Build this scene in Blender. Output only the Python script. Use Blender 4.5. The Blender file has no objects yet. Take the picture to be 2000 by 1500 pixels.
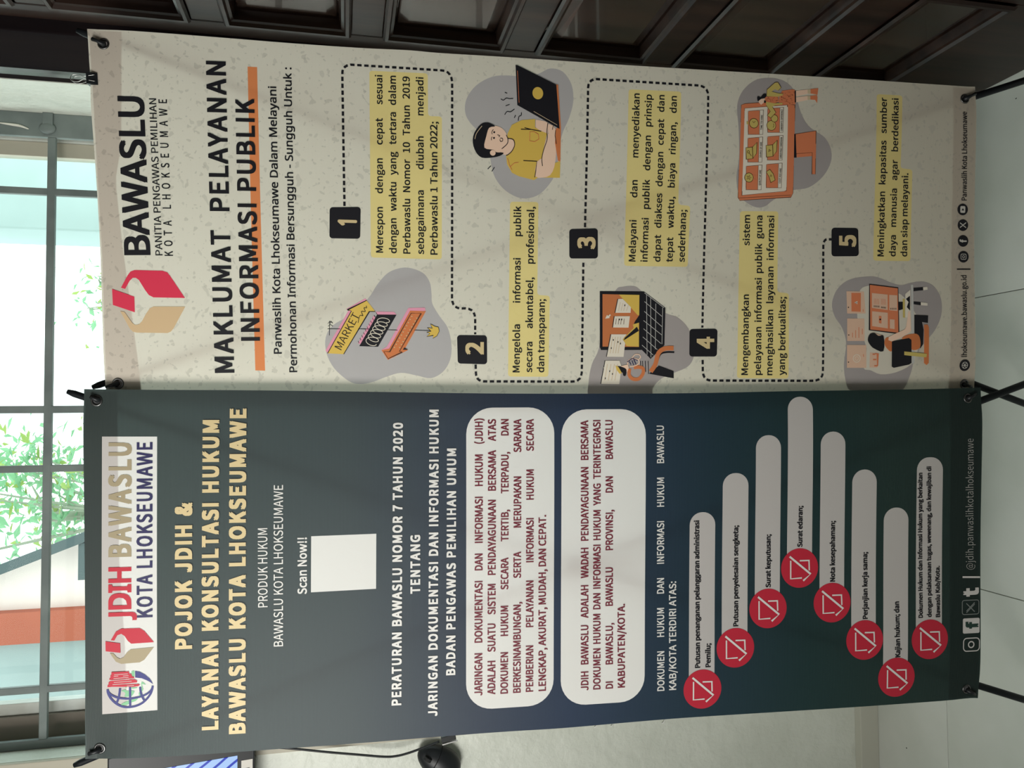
import bpy, bmesh, math, random, os
from mathutils import Vector, Matrix
from mathutils.geometry import tessellate_polygon
random.seed(7)
PI = math.pi
SC = bpy.context.scene
COL = SC.collection

# ------------------------------------------------------------------ camera
F = 1500.0
CAMP = Vector((0, 0, 1.40))
_p, _a = math.radians(12.3), math.radians(2.3)
FW = Vector((math.sin(_a)*math.cos(_p), math.cos(_a)*math.cos(_p), -math.sin(_p)))
RT = Vector((math.cos(_a), -math.sin(_a), 0))
UP = RT.cross(FW)
cam = bpy.data.cameras.new('camera')
cam.sensor_width = 36; cam.lens = 36*F/2000; cam.clip_start = .01
co = bpy.data.objects.new('camera', cam); COL.objects.link(co)
M = Matrix((-UP, RT, -FW)).transposed().to_4x4(); M.translation = CAMP   # phone held upright, picture stored on its side
co.matrix_world = M
SC.camera = co

# ------------------------------------------------------------------ world, lamps, exposure
W = bpy.data.worlds.new('sky'); SC.world = W; W.use_nodes = True
bg = W.node_tree.nodes['Background']
bg.inputs[0].default_value = (.93, 1.0, .985, 1); bg.inputs[1].default_value = 2.95
SC.view_settings.view_transform = 'Standard'
SC.view_settings.look = 'None'
SC.view_settings.gamma = 1
SC.view_settings.use_curve_mapping = False
SC.view_settings.exposure = 0
SC.cycles.use_denoising = True
SC.cycles.max_bounces = 8
SC.cycles.sample_clamp_indirect = 6

def area(name, loc, target, sx, sy, power, colr):
    l = bpy.data.lights.new(name, 'AREA'); l.shape = 'RECTANGLE'; l.size = sx; l.size_y = sy
    l.energy = power; l.color = colr
    o = bpy.data.objects.new(name, l); COL.objects.link(o)
    o.location = loc
    o.rotation_euler = (Vector(target)-Vector(loc)).to_track_quat('-Z', 'Y').to_euler()
    return o
area('overhead_fill_lamp', (-.80, .05, 2.62), (.05, 1.45, 1.45), 1.2, .6, 6, (1, .99, .92))  # added fill, no fixture modelled: lights the banners from upper left
sd = area('left_fill_lamp', (-1.45, -.22, 1.80), (-.1, 1.6, 1.52), .9, .8, 15.5, (1, .985, .94))  # unseen lamp added inside the room to brighten left wall and banners
sd.data.spread = math.radians(100)

# ------------------------------------------------------------------ materials
MATS = {}
def lin(c):
    c = c/255.0
    return c/12.92 if c <= .04045 else ((c+.055)/1.055)**2.4
def mat(name, col, rough=.6, spec=.3, metal=0, trans=0, tcol=None, coat=0):
    if name in MATS: return MATS[name]
    m = bpy.data.materials.new(name); m.use_nodes = True; MATS[name] = m
    nt = m.node_tree; b = nt.nodes['Principled BSDF']
    b.inputs['Base Color'].default_value = (*col, 1)
    b.inputs['Roughness'].default_value = rough
    b.inputs['Specular IOR Level'].default_value = spec
    b.inputs['Metallic'].default_value = metal
    b.inputs['Coat Weight'].default_value = coat
    m.diffuse_color = (*col, 1)
    if trans:
        t = nt.nodes.new('ShaderNodeBsdfTranslucent'); t.inputs[0].default_value = (*(tcol or col), 1)
        mx = nt.nodes.new('ShaderNodeMixShader'); mx.inputs[0].default_value = trans
        nt.links.new(b.outputs[0], mx.inputs[1]); nt.links.new(t.outputs[0], mx.inputs[2])
        nt.links.new(mx.outputs[0], nt.nodes['Material Output'].inputs[0])
    return m
def N(m, t, **kw):
    n = m.node_tree.nodes.new(t)
    for k, v in kw.items():
        if isinstance(k, str) and k.startswith('i_'): n.inputs[k[2:].replace('_', ' ')].default_value = v
        else: setattr(n, k, v)
    return n
def noise_col(m, c1, c2, scale, lo=.4, hi=.6, detail=4, coords='Object', stretch=None, bump=0, bdist=.01, bscale=None, rough=None):
    """mix two colours with noise, optional bump"""
    nt = m.node_tree; b = nt.nodes['Principled BSDF']; L = nt.links.new
    tc = N(m, 'ShaderNodeTexCoord'); mp = N(m, 'ShaderNodeMapping')
    if stretch: mp.inputs['Scale'].default_value = stretch
    L(tc.outputs[coords], mp.inputs[0])
    no = N(m, 'ShaderNodeTexNoise', i_Scale=scale, i_Detail=detail); L(mp.outputs[0], no.inputs['Vector'])
    cr = N(m, 'ShaderNodeValToRGB'); cr.color_ramp.elements[0].position = lo; cr.color_ramp.elements[1].position = hi
    cr.color_ramp.elements[0].color = (*c1, 1); cr.color_ramp.elements[1].color = (*c2, 1)
    L(no.outputs['Fac'], cr.inputs[0]); L(cr.outputs[0], b.inputs['Base Color'])
    if bump:
        n2 = N(m, 'ShaderNodeTexNoise', i_Scale=bscale or scale*3, i_Detail=6); L(mp.outputs[0], n2.inputs['Vector'])
        bp = N(m, 'ShaderNodeBump', i_Strength=bump, i_Distance=bdist); L(n2.outputs['Fac'], bp.inputs['Height'])
        L(bp.outputs[0], b.inputs['Normal'])
    return m

wallm = noise_col(mat('white_plaster', (.66, .68, .62), .45, .4), (.66, .69, .61), (.76, .79, .71), 3, .35, .65, bump=.55, bdist=.012, bscale=26)
def wall_specks(m, scale=45, thr=.035, col=(.12, .11, .09)):
    nt = m.node_tree; b = nt.nodes['Principled BSDF']; L = nt.links.new
    src = b.inputs['Base Color'].links[0].from_socket
    tc = N(m, 'ShaderNodeTexCoord'); no = N(m, 'ShaderNodeTexVoronoi', i_Scale=scale, i_Randomness=1.0); L(tc.outputs['Object'], no.inputs['Vector'])
    lt = N(m, 'ShaderNodeMath', operation='LESS_THAN'); lt.inputs[1].default_value = thr; L(no.outputs['Distance'], lt.inputs[0])
    n2 = N(m, 'ShaderNodeTexNoise', i_Scale=9.0); L(tc.outputs['Object'], n2.inputs['Vector'])
    gt = N(m, 'ShaderNodeMath', operation='GREATER_THAN'); gt.inputs[1].default_value = .56; L(n2.outputs['Fac'], gt.inputs[0])
    mu = N(m, 'ShaderNodeMath', operation='MULTIPLY'); L(lt.outputs[0], mu.inputs[0]); L(gt.outputs[0], mu.inputs[1])
    mx = N(m, 'ShaderNodeMix', data_type='RGBA'); mx.inputs['B'].default_value = (*col, 1)
    L(mu.outputs[0], mx.inputs['Factor']); L(src, mx.inputs['A']); L(mx.outputs['Result'], b.inputs['Base Color'])
wall_specks(wallm, 16, .03)
tilem = noise_col(mat('ceramic_tile', (.5, .53, .48), .2, .5), (.60, .63, .57), (.70, .72, .67), 3.5, .35, .65, bump=.03, bdist=.002)
wall_specks(tilem, 14, .035, (.03, .025, .02))
groutm = mat('grout', (.16, .15, .12), .9)
woodm = noise_col(mat('dark_varnished_wood', (.02, .012, .01), .36, .18, coat=.05), (.012, .007, .006), (.034, .018, .013), 5, .3, .7, stretch=(6, 6, .6), bump=.06, bdist=.002, bscale=14)
woodframe = noise_col(mat('dark_stained_frame', (.012, .009, .010), .9, .03), (.008, .006, .007), (.013, .009, .009), 5, .3, .7, stretch=(6, 6, .6), bump=.05, bdist=.002)
woodgloss = noise_col(mat('glossy_dark_wood', (.02, .012, .01), .22, .4, coat=.35), (.012, .007, .006), (.036, .019, .013), 5, .3, .7, stretch=(6, 6, .6), bump=.05, bdist=.002, bscale=9)
edgewood = noise_col(mat('worn_glossy_wood', (.06, .05, .045), .3, .5), (.015, .011, .010), (.16, .15, .15), 18, .4, .7, stretch=(1, 1, .4))
steelm = noise_col(mat('grey_painted_steel', (.17, .20, .19), .5, .4), (.14, .17, .165), (.19, .225, .215), 9, bump=.05, bdist=.002)
framewhite = noise_col(mat('grey_white_window_paint', (.55, .58, .55), .4), (.45, .45, .41), (.62, .65, .62), 7)
framebrown = mat('weathered_brown_frame', (.20, .17, .14), .6)
trimm = mat('beige_trim_paint', (.50, .47, .38), .5)
blackp = mat('black_plastic', (.012, .014, .016), .42, .4)
blackm = mat('black_painted_tube', (.006, .008, .010), .5, .2)
chrome = mat('bright_metal', (.6, .6, .58), .3, .5, 1)
gromm = mat('dark_grommet_metal', (.16, .16, .16), .35, .5, 1)

# ------------------------------------------------------------------ mesh helpers
def tag(o, label=None, cat=None, group=None, kind=None):
    for k, v in (('label', label), ('category', cat), ('group', group), ('kind', kind)):
        if v: o[k] = v
    return o
def mesh_obj(name, bm, mats, parent=None, smooth=False):
    me = bpy.data.meshes.new(name); bm.to_mesh(me); bm.free()
    for m in (mats if isinstance(mats, (list, tuple)) else [mats]): me.materials.append(m)
    if smooth: me.shade_smooth()
    o = bpy.data.objects.new(name, me); COL.objects.link(o)
    if parent: o.parent = parent
    return o
def empty(name, loc=(0, 0, 0)):
    o = bpy.data.objects.new(name, None); COL.objects.link(o); o.location = loc; o.empty_display_size = .1
    return o
def bx(bm, x0, x1, y0, y1, z0, z1, bev=0, mi=0, mx=None):
    r = bmesh.ops.create_cube(bm, size=1)
    vs = r['verts']
    for v in vs:
        v.co = Vector(((x0+x1)/2+v.co.x*(x1-x0), (y0+y1)/2+v.co.y*(y1-y0), (z0+z1)/2+v.co.z*(z1-z0)))
        if mx: v.co = mx @ v.co
    fs = set(f for v in vs for f in v.link_faces)
    for f in fs: f.material_index = mi
    if bev:
        es = list(set(e for v in vs for e in v.link_edges))
        bmesh.ops.bevel(bm, geom=es, offset=bev, segments=2, affect='EDGES', profile=.5)
    return bm
def box(name, x0, x1, y0, y1, z0, z1, m, parent=None, bev=0, rel=None):
    bm = bmesh.new()
    o = rel or Vector((0, 0, 0))
    bx(bm, x0-o[0], x1-o[0], y0-o[1], y1-o[1], z0-o[2], z1-o[2], bev)
    return mesh_obj(name, bm, m, parent)
def tube(bm, pts, r, seg=10, cap=True, rads=None):
    pts = [Vector(p) for p in pts]; rings = []
    n = len(pts)
    up = None
    for i, p in enumerate(pts):
        d = (pts[min(i+1, n-1)]-pts[max(i-1, 0)]).normalized()
        if up is None:
            up = d.orthogonal().normalized()
        up = (up-d*up.dot(d)).normalized()
        s = d.cross(up)
        rr = rads[i] if rads else r
        rings.append([bm.verts.new(p+(up*math.cos(2*PI*k/seg)+s*math.sin(2*PI*k/seg))*rr) for k in range(seg)])
    for a, b in zip(rings, rings[1:]):
        for k in range(seg):
            bm.faces.new((a[k], a[(k+1) % seg], b[(k+1) % seg], b[k]))
    if cap:
        bm.faces.new(rings[0][::-1]); bm.faces.new(rings[-1])
    return bm
def spline(pts, n=8, closed=False):
    out = []; P = [Vector(p) for p in pts]; m = len(P)
    rng = range(m) if closed else range(m-1)
    for i in rng:
        if closed: a, b, c, d = P[(i-1) % m], P[i], P[(i+1) % m], P[(i+2) % m]
        else: a, b, c, d = P[max(i-1, 0)], P[i], P[i+1], P[min(i+2, m-1)]
        for k in range(n):
            t = k/n
            out.append(.5*((2*b)+(-a+c)*t+(2*a-5*b+4*c-d)*t*t+(-a+3*b-3*c+d)*t**3))
    if not closed: out.append(P[-1])
    return out

def cray(px, py):
    return FW+RT*((1500-py-750)/F)-UP*((px-1000)/F)
def at(px, py, ax, val):
    d = cray(px, py); return CAMP+d*((val-CAMP[ax])/d[ax])

# ------------------------------------------------------------------ room shell
YB, XR, XL, YN, ZC = 1.865, .70, -2.6, -3.0, 3.0
YG = 1.93           # plane of the window grille
WZ0, WZ1, WX0 = .76, 2.62, -.735
fl = box('floor', XL-.1, 1.0, YN-.1, 2.0, -.06, -.004, groutm)
tag(fl, kind='structure')
TS = .658; x0 = .255
tmesh = None
for i in range(-5, 1):
    for j in range(0, 8):
        xa, xb = x0+i*TS, x0+(i+1)*TS
        yb = 1.595-(j-1)*TS; ya = yb-TS
        xa2, xb2, ya2, yb2 = max(xa, XL), min(xb, .80), max(ya, YN), min(yb, YB)
        if xb2-xa2 < .02 or yb2-ya2 < .02: continue
        bm = bmesh.new(); g = .0008
        cx, cy = (xa2+xb2)/2, (ya2+yb2)/2
        bx(bm, xa2+g-cx, xb2-g-cx, ya2+g-cy, yb2-g-cy, -.006, 0, .0006)
        t = mesh_obj('tile', bm, tilem, fl); t.location = (cx, cy, 0)

def swall(name, boxes, m):
    bm = bmesh.new()
    for b in boxes: bx(bm, *b)
    return tag(mesh_obj(name, bm, m), kind='structure')
rearm = mat('brown_wall_paint', (.22, .19, .15), .8, .2)
swall('wall_back', [(XL, WX0, YB, 2.03, 0, ZC), (WX0, XR, YB, 2.03, 0, WZ0), (WX0, XR, YB, 2.03, WZ1, ZC)], wallm)
swall('wall_right', [(XR, .95, 1.744, 2.03, 0, ZC), (XR, .95, 0.42, 1.744, 2.66, ZC), (XR, .95, YN, .42, 0, ZC)], wallm)
swall('wall_left', [(XL-.1, XL, YN, 2.03, 0, ZC)], rearm)
swall('wall_rear', [(XL, .95, YN-.1, YN, 0, ZC)], rearm)
swall('ceiling', [(XL-.1, .95, YN-.1, 2.03, ZC, ZC+.1)], mat('ceiling_board', (.40, .38, .33), .8))
bb = tag(box('baseboard_back', XL, XR, YB-.026, YB, 0, .054, mat('baseboard_tile', (.56, .56, .48), .4), bev=.002), kind='structure')
tag(box('trim_1', WX0-.032, WX0, YB-.012, YB, WZ0-.03, WZ1+.03, trimm, bev=.002), kind='structure')

# door frame on the right wall, then the panelled leaf
fr = tag(empty('trim_2', (XR, 1.6, 0)), 'dark wooden door frame', kind='structure')
def fbox(name, x0, x1, y0, y1, z0, z1, m, par, bev=.003):
    return box(name, x0, x1, y0, y1, z0, z1, m, par, bev, rel=par.location)
fbox('jamb', .690, .82, 1.497, 1.660, 0, 2.66, woodframe, fr)
bm = bmesh.new()
pr = [(.690, 1.660), (.6896, 1.675), (.6905, 1.694), (.694, 1.702), (.74, 1.702), (.74, 1.660)]
def extr(bm, prof, z0, z1, loc):
    a = [bm.verts.new(Vector((x, y, z0))-loc) for x, y in prof]; b = [bm.verts.new(Vector((x, y, z1))-loc) for x, y in prof]
    n = len(prof)
    for i in range(n): bm.faces.new((a[i], a[(i+1) % n], b[(i+1) % n], b[i]))
    bm.faces.new(a[::-1]); bm.faces.new(b)
    bmesh.ops.recalc_face_normals(bm, faces=bm.faces[:])
extr(bm, pr, 0, 2.66, fr.location)
mesh_obj('architrave', bm, edgewood, fr)
bm = bmesh.new(); extr(bm, [(.6965, 1.702), (.6975, 1.730), (.702, 1.744), (.74, 1.744), (.74, 1.702)], 0, 2.66, fr.location); mesh_obj('backband', bm, woodframe, fr)
fbox('jamb', .690, .82, .42, .60, 0, 2.66, woodframe, fr)
fbox('head', .690, .82, .60, 1.497, 2.45, 2.66, woodframe, fr)

door = tag(empty('door_1', (.71, 1.485, 0)), 'dark varnished panelled door', kind='structure')
DX = .71
rows = [(1.95, 2.24), (1.668, 1.90), (1.388, 1.612), (1.096, 1.330), (.805, 1.036), (.522, .748), (.245, .432)]
yA, yBk, yC = .74, 1.04, 1.10     # panel columns: 1.435..1.10, 1.04..0.74
fbox('stile', DX, DX+.04, 1.437, 1.488, .01, 2.45, woodm, door)
fbox('stile', DX, DX+.04, .61, yA, .01, 2.45, woodm, door)
fbox('stile', DX, DX+.04, yBk, yC, .01, 2.45, woodm, door)
zz = [.01]+[v for r in sorted(rows) for v in r]+[2.45]
for k in range(0, len(zz), 2):
    for (ya, yb) in ((yC, 1.437), (yA, yBk)):
        fbox('rail', DX+.0005, DX+.04, ya, yb, zz[k], zz[k+1], woodm, door, .002)
for (za, zb) in rows:
    for (ya, yb) in ((yC, 1.437), (yA, yBk)):
        # raised field with sloping edges
        bm = bmesh.new(); L = door.location
        def ring(d, x): return [bm.verts.new(Vector(p)-L) for p in ((x, ya+d, za+d), (x, yb-d, za+d), (x, yb-d, zb-d), (x, ya+d, zb-d))]
        rs = [ring(.0, DX+.026), ring(.024, DX+.024), ring(.026, DX+.018), ring(.044, DX+.012), ring(.047, DX+.012)]
        for a, b in zip(rs, rs[1:]):
            for q in range(4): bm.faces.new((a[q], a[(q+1) % 4], b[(q+1) % 4], b[q]))
        bm.faces.new(rs[-1]); bmesh.ops.recalc_face_normals(bm, faces=bm.faces[:])
        mesh_obj('panel', bm, woodgloss, door)
        bm = bmesh.new()
        rs = [ring(.0, DX-.004), ring(.004, DX-.009), ring(.010, DX-.009), ring(.013, DX-.003), ring(.018, DX-.001), ring(.022, DX+.016), ring(.022, DX+.024)]
        for a, b in zip(rs, rs[1:]):
            for q in range(4): bm.faces.new((a[q], a[(q+1) % 4], b[(q+1) % 4], b[q]))
        bmesh.ops.recalc_face_normals(bm, faces=bm.faces[:])
        mesh_obj('moulding', bm, woodm, door)

# window: steel grille, outer frames, glass
win = tag(empty('window_1', (0, YG, WZ0)), 'barred window', kind='structure')
def wbox(name, x0, x1, y0, y1, z0, z1, m, bev=.0015): return fbox(name, x0, x1, y0, y1, z0, z1, m, win, bev)
for (a, b) in ((WX0, WX0+.020), (-.613, -.597), (-.122, -.106), (.011, .028), (.510, .526), (.644, .700)):
    wbox('vertical_bar', a, b, YG-.006, YG+.006, WZ0, WZ1, steelm)
for z in (.80, 1.05, 1.30, 1.55, 1.80, 2.049, 2.30, 2.55):
    wbox('horizontal_bar', WX0+.02, .644, YG-.0065, YG+.0065, z, z+.0165, steelm)
wbox('sill', WX0, XR, YB-.02, 2.03, WZ0-.02, WZ0, framewhite)
tp0 = [at(0, 240, 1, YG-.0075), at(22, 243, 1, YG-.0075), at(40, 246, 1, YG-.0075), at(56, 252, 1, YG-.0075)]
bm = bmesh.new(); tube(bm, [Vector(p)-win.location for p in spline([tuple(p) for p in tp0], 4)], .0022, 6, rads=[.0012+.0018*math.sin(k/12*PI) for k in range(13)])
mesh_obj('tape_strip', bm, mat('masking_tape', (.75, .74, .66), .6), win)
# casement frame behind the grille
yf = 1.985
wbox('frame', WX0, -.742+.06, yf, yf+.03, WZ0, WZ1, framebrown)
wbox('frame', -.682, -.655, yf+.01, yf+.04, WZ0, WZ1, framewhite)
wbox('frame', .655, .70, yf, yf+.03, WZ0, WZ1, framewhite)
wbox('frame', .62, .655, yf+.01, yf+.04, WZ0, WZ1, trimm)
glassm = bpy.data.materials.new('window_glass'); glassm.use_nodes = True
nt = glassm.node_tree; nt.nodes.clear()
o_ = nt.nodes.new('ShaderNodeOutputMaterial'); tr = nt.nodes.new('ShaderNodeBsdfTransparent'); tr.inputs[0].default_value = (.93, .98, .97, 1)
gl = nt.nodes.new('ShaderNodeBsdfGlossy'); gl.inputs['Roughness'].default_value = .03
mxs = nt.nodes.new('ShaderNodeMixShader'); mxs.inputs[0].default_value = .008
nt.links.new(tr.outputs[0], mxs.inputs[1]); nt.links.new(gl.outputs[0], mxs.inputs[2]); nt.links.new(mxs.outputs[0], o_.inputs[0])
wbox('glass_pane', -.655, .62, yf+.022, yf+.026, WZ0, WZ1, glassm, 0)
# rusty bracket and peeled paint at the grille corner (upper right)
bp = at(92, 250, 1, YG-.01)
bm = bmesh.new(); L = win.location
for k in range(7):
    a = k/7*2*PI
    v = Vector((bp.x+.012*math.cos(a), YG-.009, bp.z+.012*math.sin(a)))-L
bmesh.ops.create_uvsphere(bm, u_segments=10, v_segments=6, radius=.014, matrix=Matrix.Translation(Vector((bp.x, YG-.008, bp.z))-L) @ Matrix.Diagonal((1, .5, 1.3, 1)))
mesh_obj('bolt', bm, steelm, win, True)
wbox('bracket', bp.x+.004, .70, YG-.012, YG-.007, bp.z-.012, bp.z+.010, steelm)

# ------------------------------------------------------------------ outside
om = lambda n, c: noise_col(mat(n, c, .8, .1), tuple(v*.86 for v in c), c, 2.2, .35, .65)
paleblue = om('pale_blue_render', (.34, .41, .41)); salmon = om('salmon_paint', (.42, .12, .075)); pinkw = om('pinkish_white_render', (.92, .79, .75)); pillarm = om('pale_cyan_render', (.50, .62, .62))
gr = box('ground_outside', -7, 7, 2.04, 12, -.3, -.1, om('concrete', (.5, .5, .47))); tag(gr, kind='structure')
nb = tag(empty('house_wall', (-1.2, 4, -.1)), 'neighbouring house wall with a salmon pilaster between blue and white render', 'wall')
fbox('blue_render', -2.9, -1.031, 4.0, 4.25, -.1, 3.6, paleblue, nb, 0)
fbox('pilaster', -1.035, -.889, 3.96, 4.2, -.1, 3.6, salmon, nb, .004)
a, b = at(-60, 1142, 1, 4.0), at(700, 800, 1, 4.0)
a, b = at(0, 1112, 1, 4.0), at(165, 1048, 1, 4.0)
dr = (b-a)/(b.z-a.z)
ztop, zbot = 3.3, 1.6
pt, pb = a+dr*(ztop-a.z), a+dr*(zbot-a.z)
bm = bmesh.new()
prof = [(-.889, -.1), (pb.x, -.1), (pb.x, zbot), (pt.x, ztop), (-.889, 3.6)]
fa = [bm.verts.new(Vector((x, 4.02, z))-nb.location) for x, z in prof]; fb = [bm.verts.new(Vector((x, 4.2, z))-nb.location) for x, z in prof]
for i in range(5): bm.faces.new((fa[i], fa[(i+1) % 5], fb[(i+1) % 5], fb[i]))
bm.faces.new(fa[::-1]); bm.faces.new(fb); bmesh.ops.recalc_face_normals(bm, faces=bm.faces[:])
mesh_obj('white_render', bm, pinkw, nb)
rl = tag(empty('handrail', (a.x, 3.95, a.z)), 'sloping grey steel handrail outside the window in front of the green tree', 'handrail')
railm = mat('grey_green_paint', (.10, .13, .135), .7, .1)
bm = bmesh.new()
d = (pt-pb).normalized(); s = Vector((d.z, 0, -d.x))
q = [pb-s*.022, pb+s*.022, pt+s*.022, pt-s*.022]
va = [bm.verts.new(Vector((v.x, 3.93, v.z))-rl.location) for v in q]; vb = [bm.verts.new(Vector((v.x, 3.99, v.z))-rl.location) for v in q]
for i in range(4): bm.faces.new((va[i], va[(i+1) % 4], vb[(i+1) % 4], vb[i]))
bm.faces.new(va[::-1]); bm.faces.new(vb); bmesh.ops.recalc_face_normals(bm, faces=bm.faces[:])
mesh_obj('rail', bm, railm, rl)
u, v = at(160, 1060, 1, 3.95), at(160, 1132, 1, 3.95)
box('bracket', min(u.x, v.x), max(u.x, v.x), 3.94, 3.98, u.z-.02, u.z+.012, railm, rl, 0, rel=rl.location)
pl = tag(box('porch_pillar', .585, .83, 2.62, 2.86, -.1, 3.6, pillarm, bev=.006), 'pale blue plastered porch pillar outside the right side of the window', 'pillar')

leafm = mat('leaf_green', (.20, .42, .25), .6, .3, trans=.45, tcol=(.3, .55, .32))
leafm2 = mat('leaf_yellow_green', (.22, .36, .10), .6, .3, trans=.45, tcol=(.4, .5, .15))
barkm = mat('bark', (.32, .36, .28), .9)
def tree(name, label, c, rad, n, seed, ls=.045, trunk_x=0, hole=.45):
    rnd = random.Random(seed)
    t = tag(empty(name, (c[0]+trunk_x, c[1], -.1)), label, 'tree')
    L = t.location
    bm = bmesh.new()
    tips = []
    base = Vector((c[0]+trunk_x, c[1], -.1)); top = Vector(c)
    tube(bm, [base-L, base.lerp(top, .5)+Vector((.05, 0, 0))-L, top-L], .05, 8, rads=[.07, .05, .03])
    for k in range(16):
        e = Vector((c[0]+rnd.uniform(-1, 1)*rad[0], c[1]+rnd.uniform(-1, 1)*rad[1], c[2]+rnd.uniform(-1, 1)*rad[2]))
        s0 = base.lerp(top, rnd.uniform(.6, 1))
        tube(bm, [s0-L, s0.lerp(e, .5)+Vector((0, 0, .05))-L, e-L], .01, 5, rads=[.018, .01, .004])
        tips.append(e)
    mesh_obj('trunk', bm, barkm, t)
    bm = bmesh.new()
    for k in range(n):
        e = rnd.choice(tips)
        p = e+Vector((rnd.gauss(0, .12), rnd.gauss(0, .12), rnd.gauss(0, .12)))-L
        R = Matrix.Rotation(rnd.uniform(0, 6.28), 3, 'Z') @ Matrix.Rotation(rnd.uniform(-1.3, 1.3), 3, 'X') @ Matrix.Rotation(rnd.uniform(0, 6.28), 3, 'Z')
        l = ls*rnd.uniform(.6, 1.3)
        vs = [bm.verts.new(p+R @ Vector(w)) for w in ((-l, 0, 0), (-l*.2, l*.38, .006), (l, 0, 0), (-l*.2, -l*.38, .006))]
        f = bm.faces.new(vs); f.material_index = 0 if rnd.random() < .8 else 1
    o = mesh_obj('foliage', bm, [leafm, leafm2], t); o['kind'] = 'stuff'
c = at(95, 1010, 1, 5.2)
tree('tree', 'bright green leafy tree seen through the left half of the barred window', tuple(c), (.42, .3, .42), 900, 3)
c = at(215, 560, 1, 5.6)
tree('sapling', 'thin sapling with a few green leaves behind the middle of the window', tuple(c), (.16, .2, .16), 110, 9, .035)

# ------------------------------------------------------------------ banners
def rot(rx, ry, rz):
    return Matrix.Rotation(rx, 3, 'X') @ Matrix.Rotation(ry, 3, 'Y') @ Matrix.Rotation(rz, 3, 'Z')
# camera frame (right, up, forward) to world
K = Matrix((RT, UP, FW)).transposed()
FONTS = {}
for k_, f_ in (('noto', 'NotoSansMath-Regular.woff2'), ('src', 'Noto Sans CJK Regular.woff2')):   # typefaces that come with Blender
    try: FONTS[k_] = bpy.data.fonts.load(os.path.join(bpy.utils.system_resource('DATAFILES'), 'fonts', f_))
    except Exception as e: print('font fallback', e)
_gc = {}
def glyphs(s, off, res=3, sp=1.0, font='src', square=False):
    k = (s, off, res, sp, font, square)
    off = off*FSC.get(font, 1)
    if k in _gc: return _gc[k]
    cu = bpy.data.curves.new('t', 'FONT'); cu.body = s; cu.size = 1; cu.offset = min(off, 0); cu.resolution_u = res
    cu.space_character = sp
    if font in FONTS: cu.font = FONTS[font]
    ob = bpy.data.objects.new('t', cu)
    me = ob.to_mesh()
    vs = [(v.co.x, v.co.y) for v in me.vertices]; fs = [tuple(p.vertices) for p in me.polygons]
    ob.to_mesh_clear(); bpy.data.objects.remove(ob); bpy.data.curves.remove(cu)
    zs = [0]*len(vs)
    if off > 0:      # heavier weight: overprint the letter shifted round a small circle
        n = 4 if off < .02 else (6 if off < .034 else 8); v0, f0 = vs, fs
        vs, fs, zs = list(v0), list(f0), list(zs)
        for q in range(n):
            t = 2*PI*(q+.5)/n; dx, dy = off*math.cos(t), off*math.sin(t); b = len(vs)
            if square: dx, dy = [(u_*off*.9, v_*off*.9) for u_, v_ in ((1, 1), (-1, 1), (1, -1), (-1, -1), (1, 0), (-1, 0), (0, 1), (0, -1))][q % 8]
            vs += [(x+dx, y+dy) for x, y in v0]; zs += [.05*(q+1)]*len(v0)
            fs += [tuple(i+b for i in f) for f in f0]
    _gc[k] = (vs, fs, zs); return _gc[k]

def _hh(f):
    v = glyphs('H', 0, 2, 1.0, f)[0]; return max(p[1] for p in v)-min(p[1] for p in v)
FSC = {}
_ref = .714
FSC = {k_: _hh(k_)/_ref*1.2 for k_ in ('noto', 'src')}; print('font scale', FSC)

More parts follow.
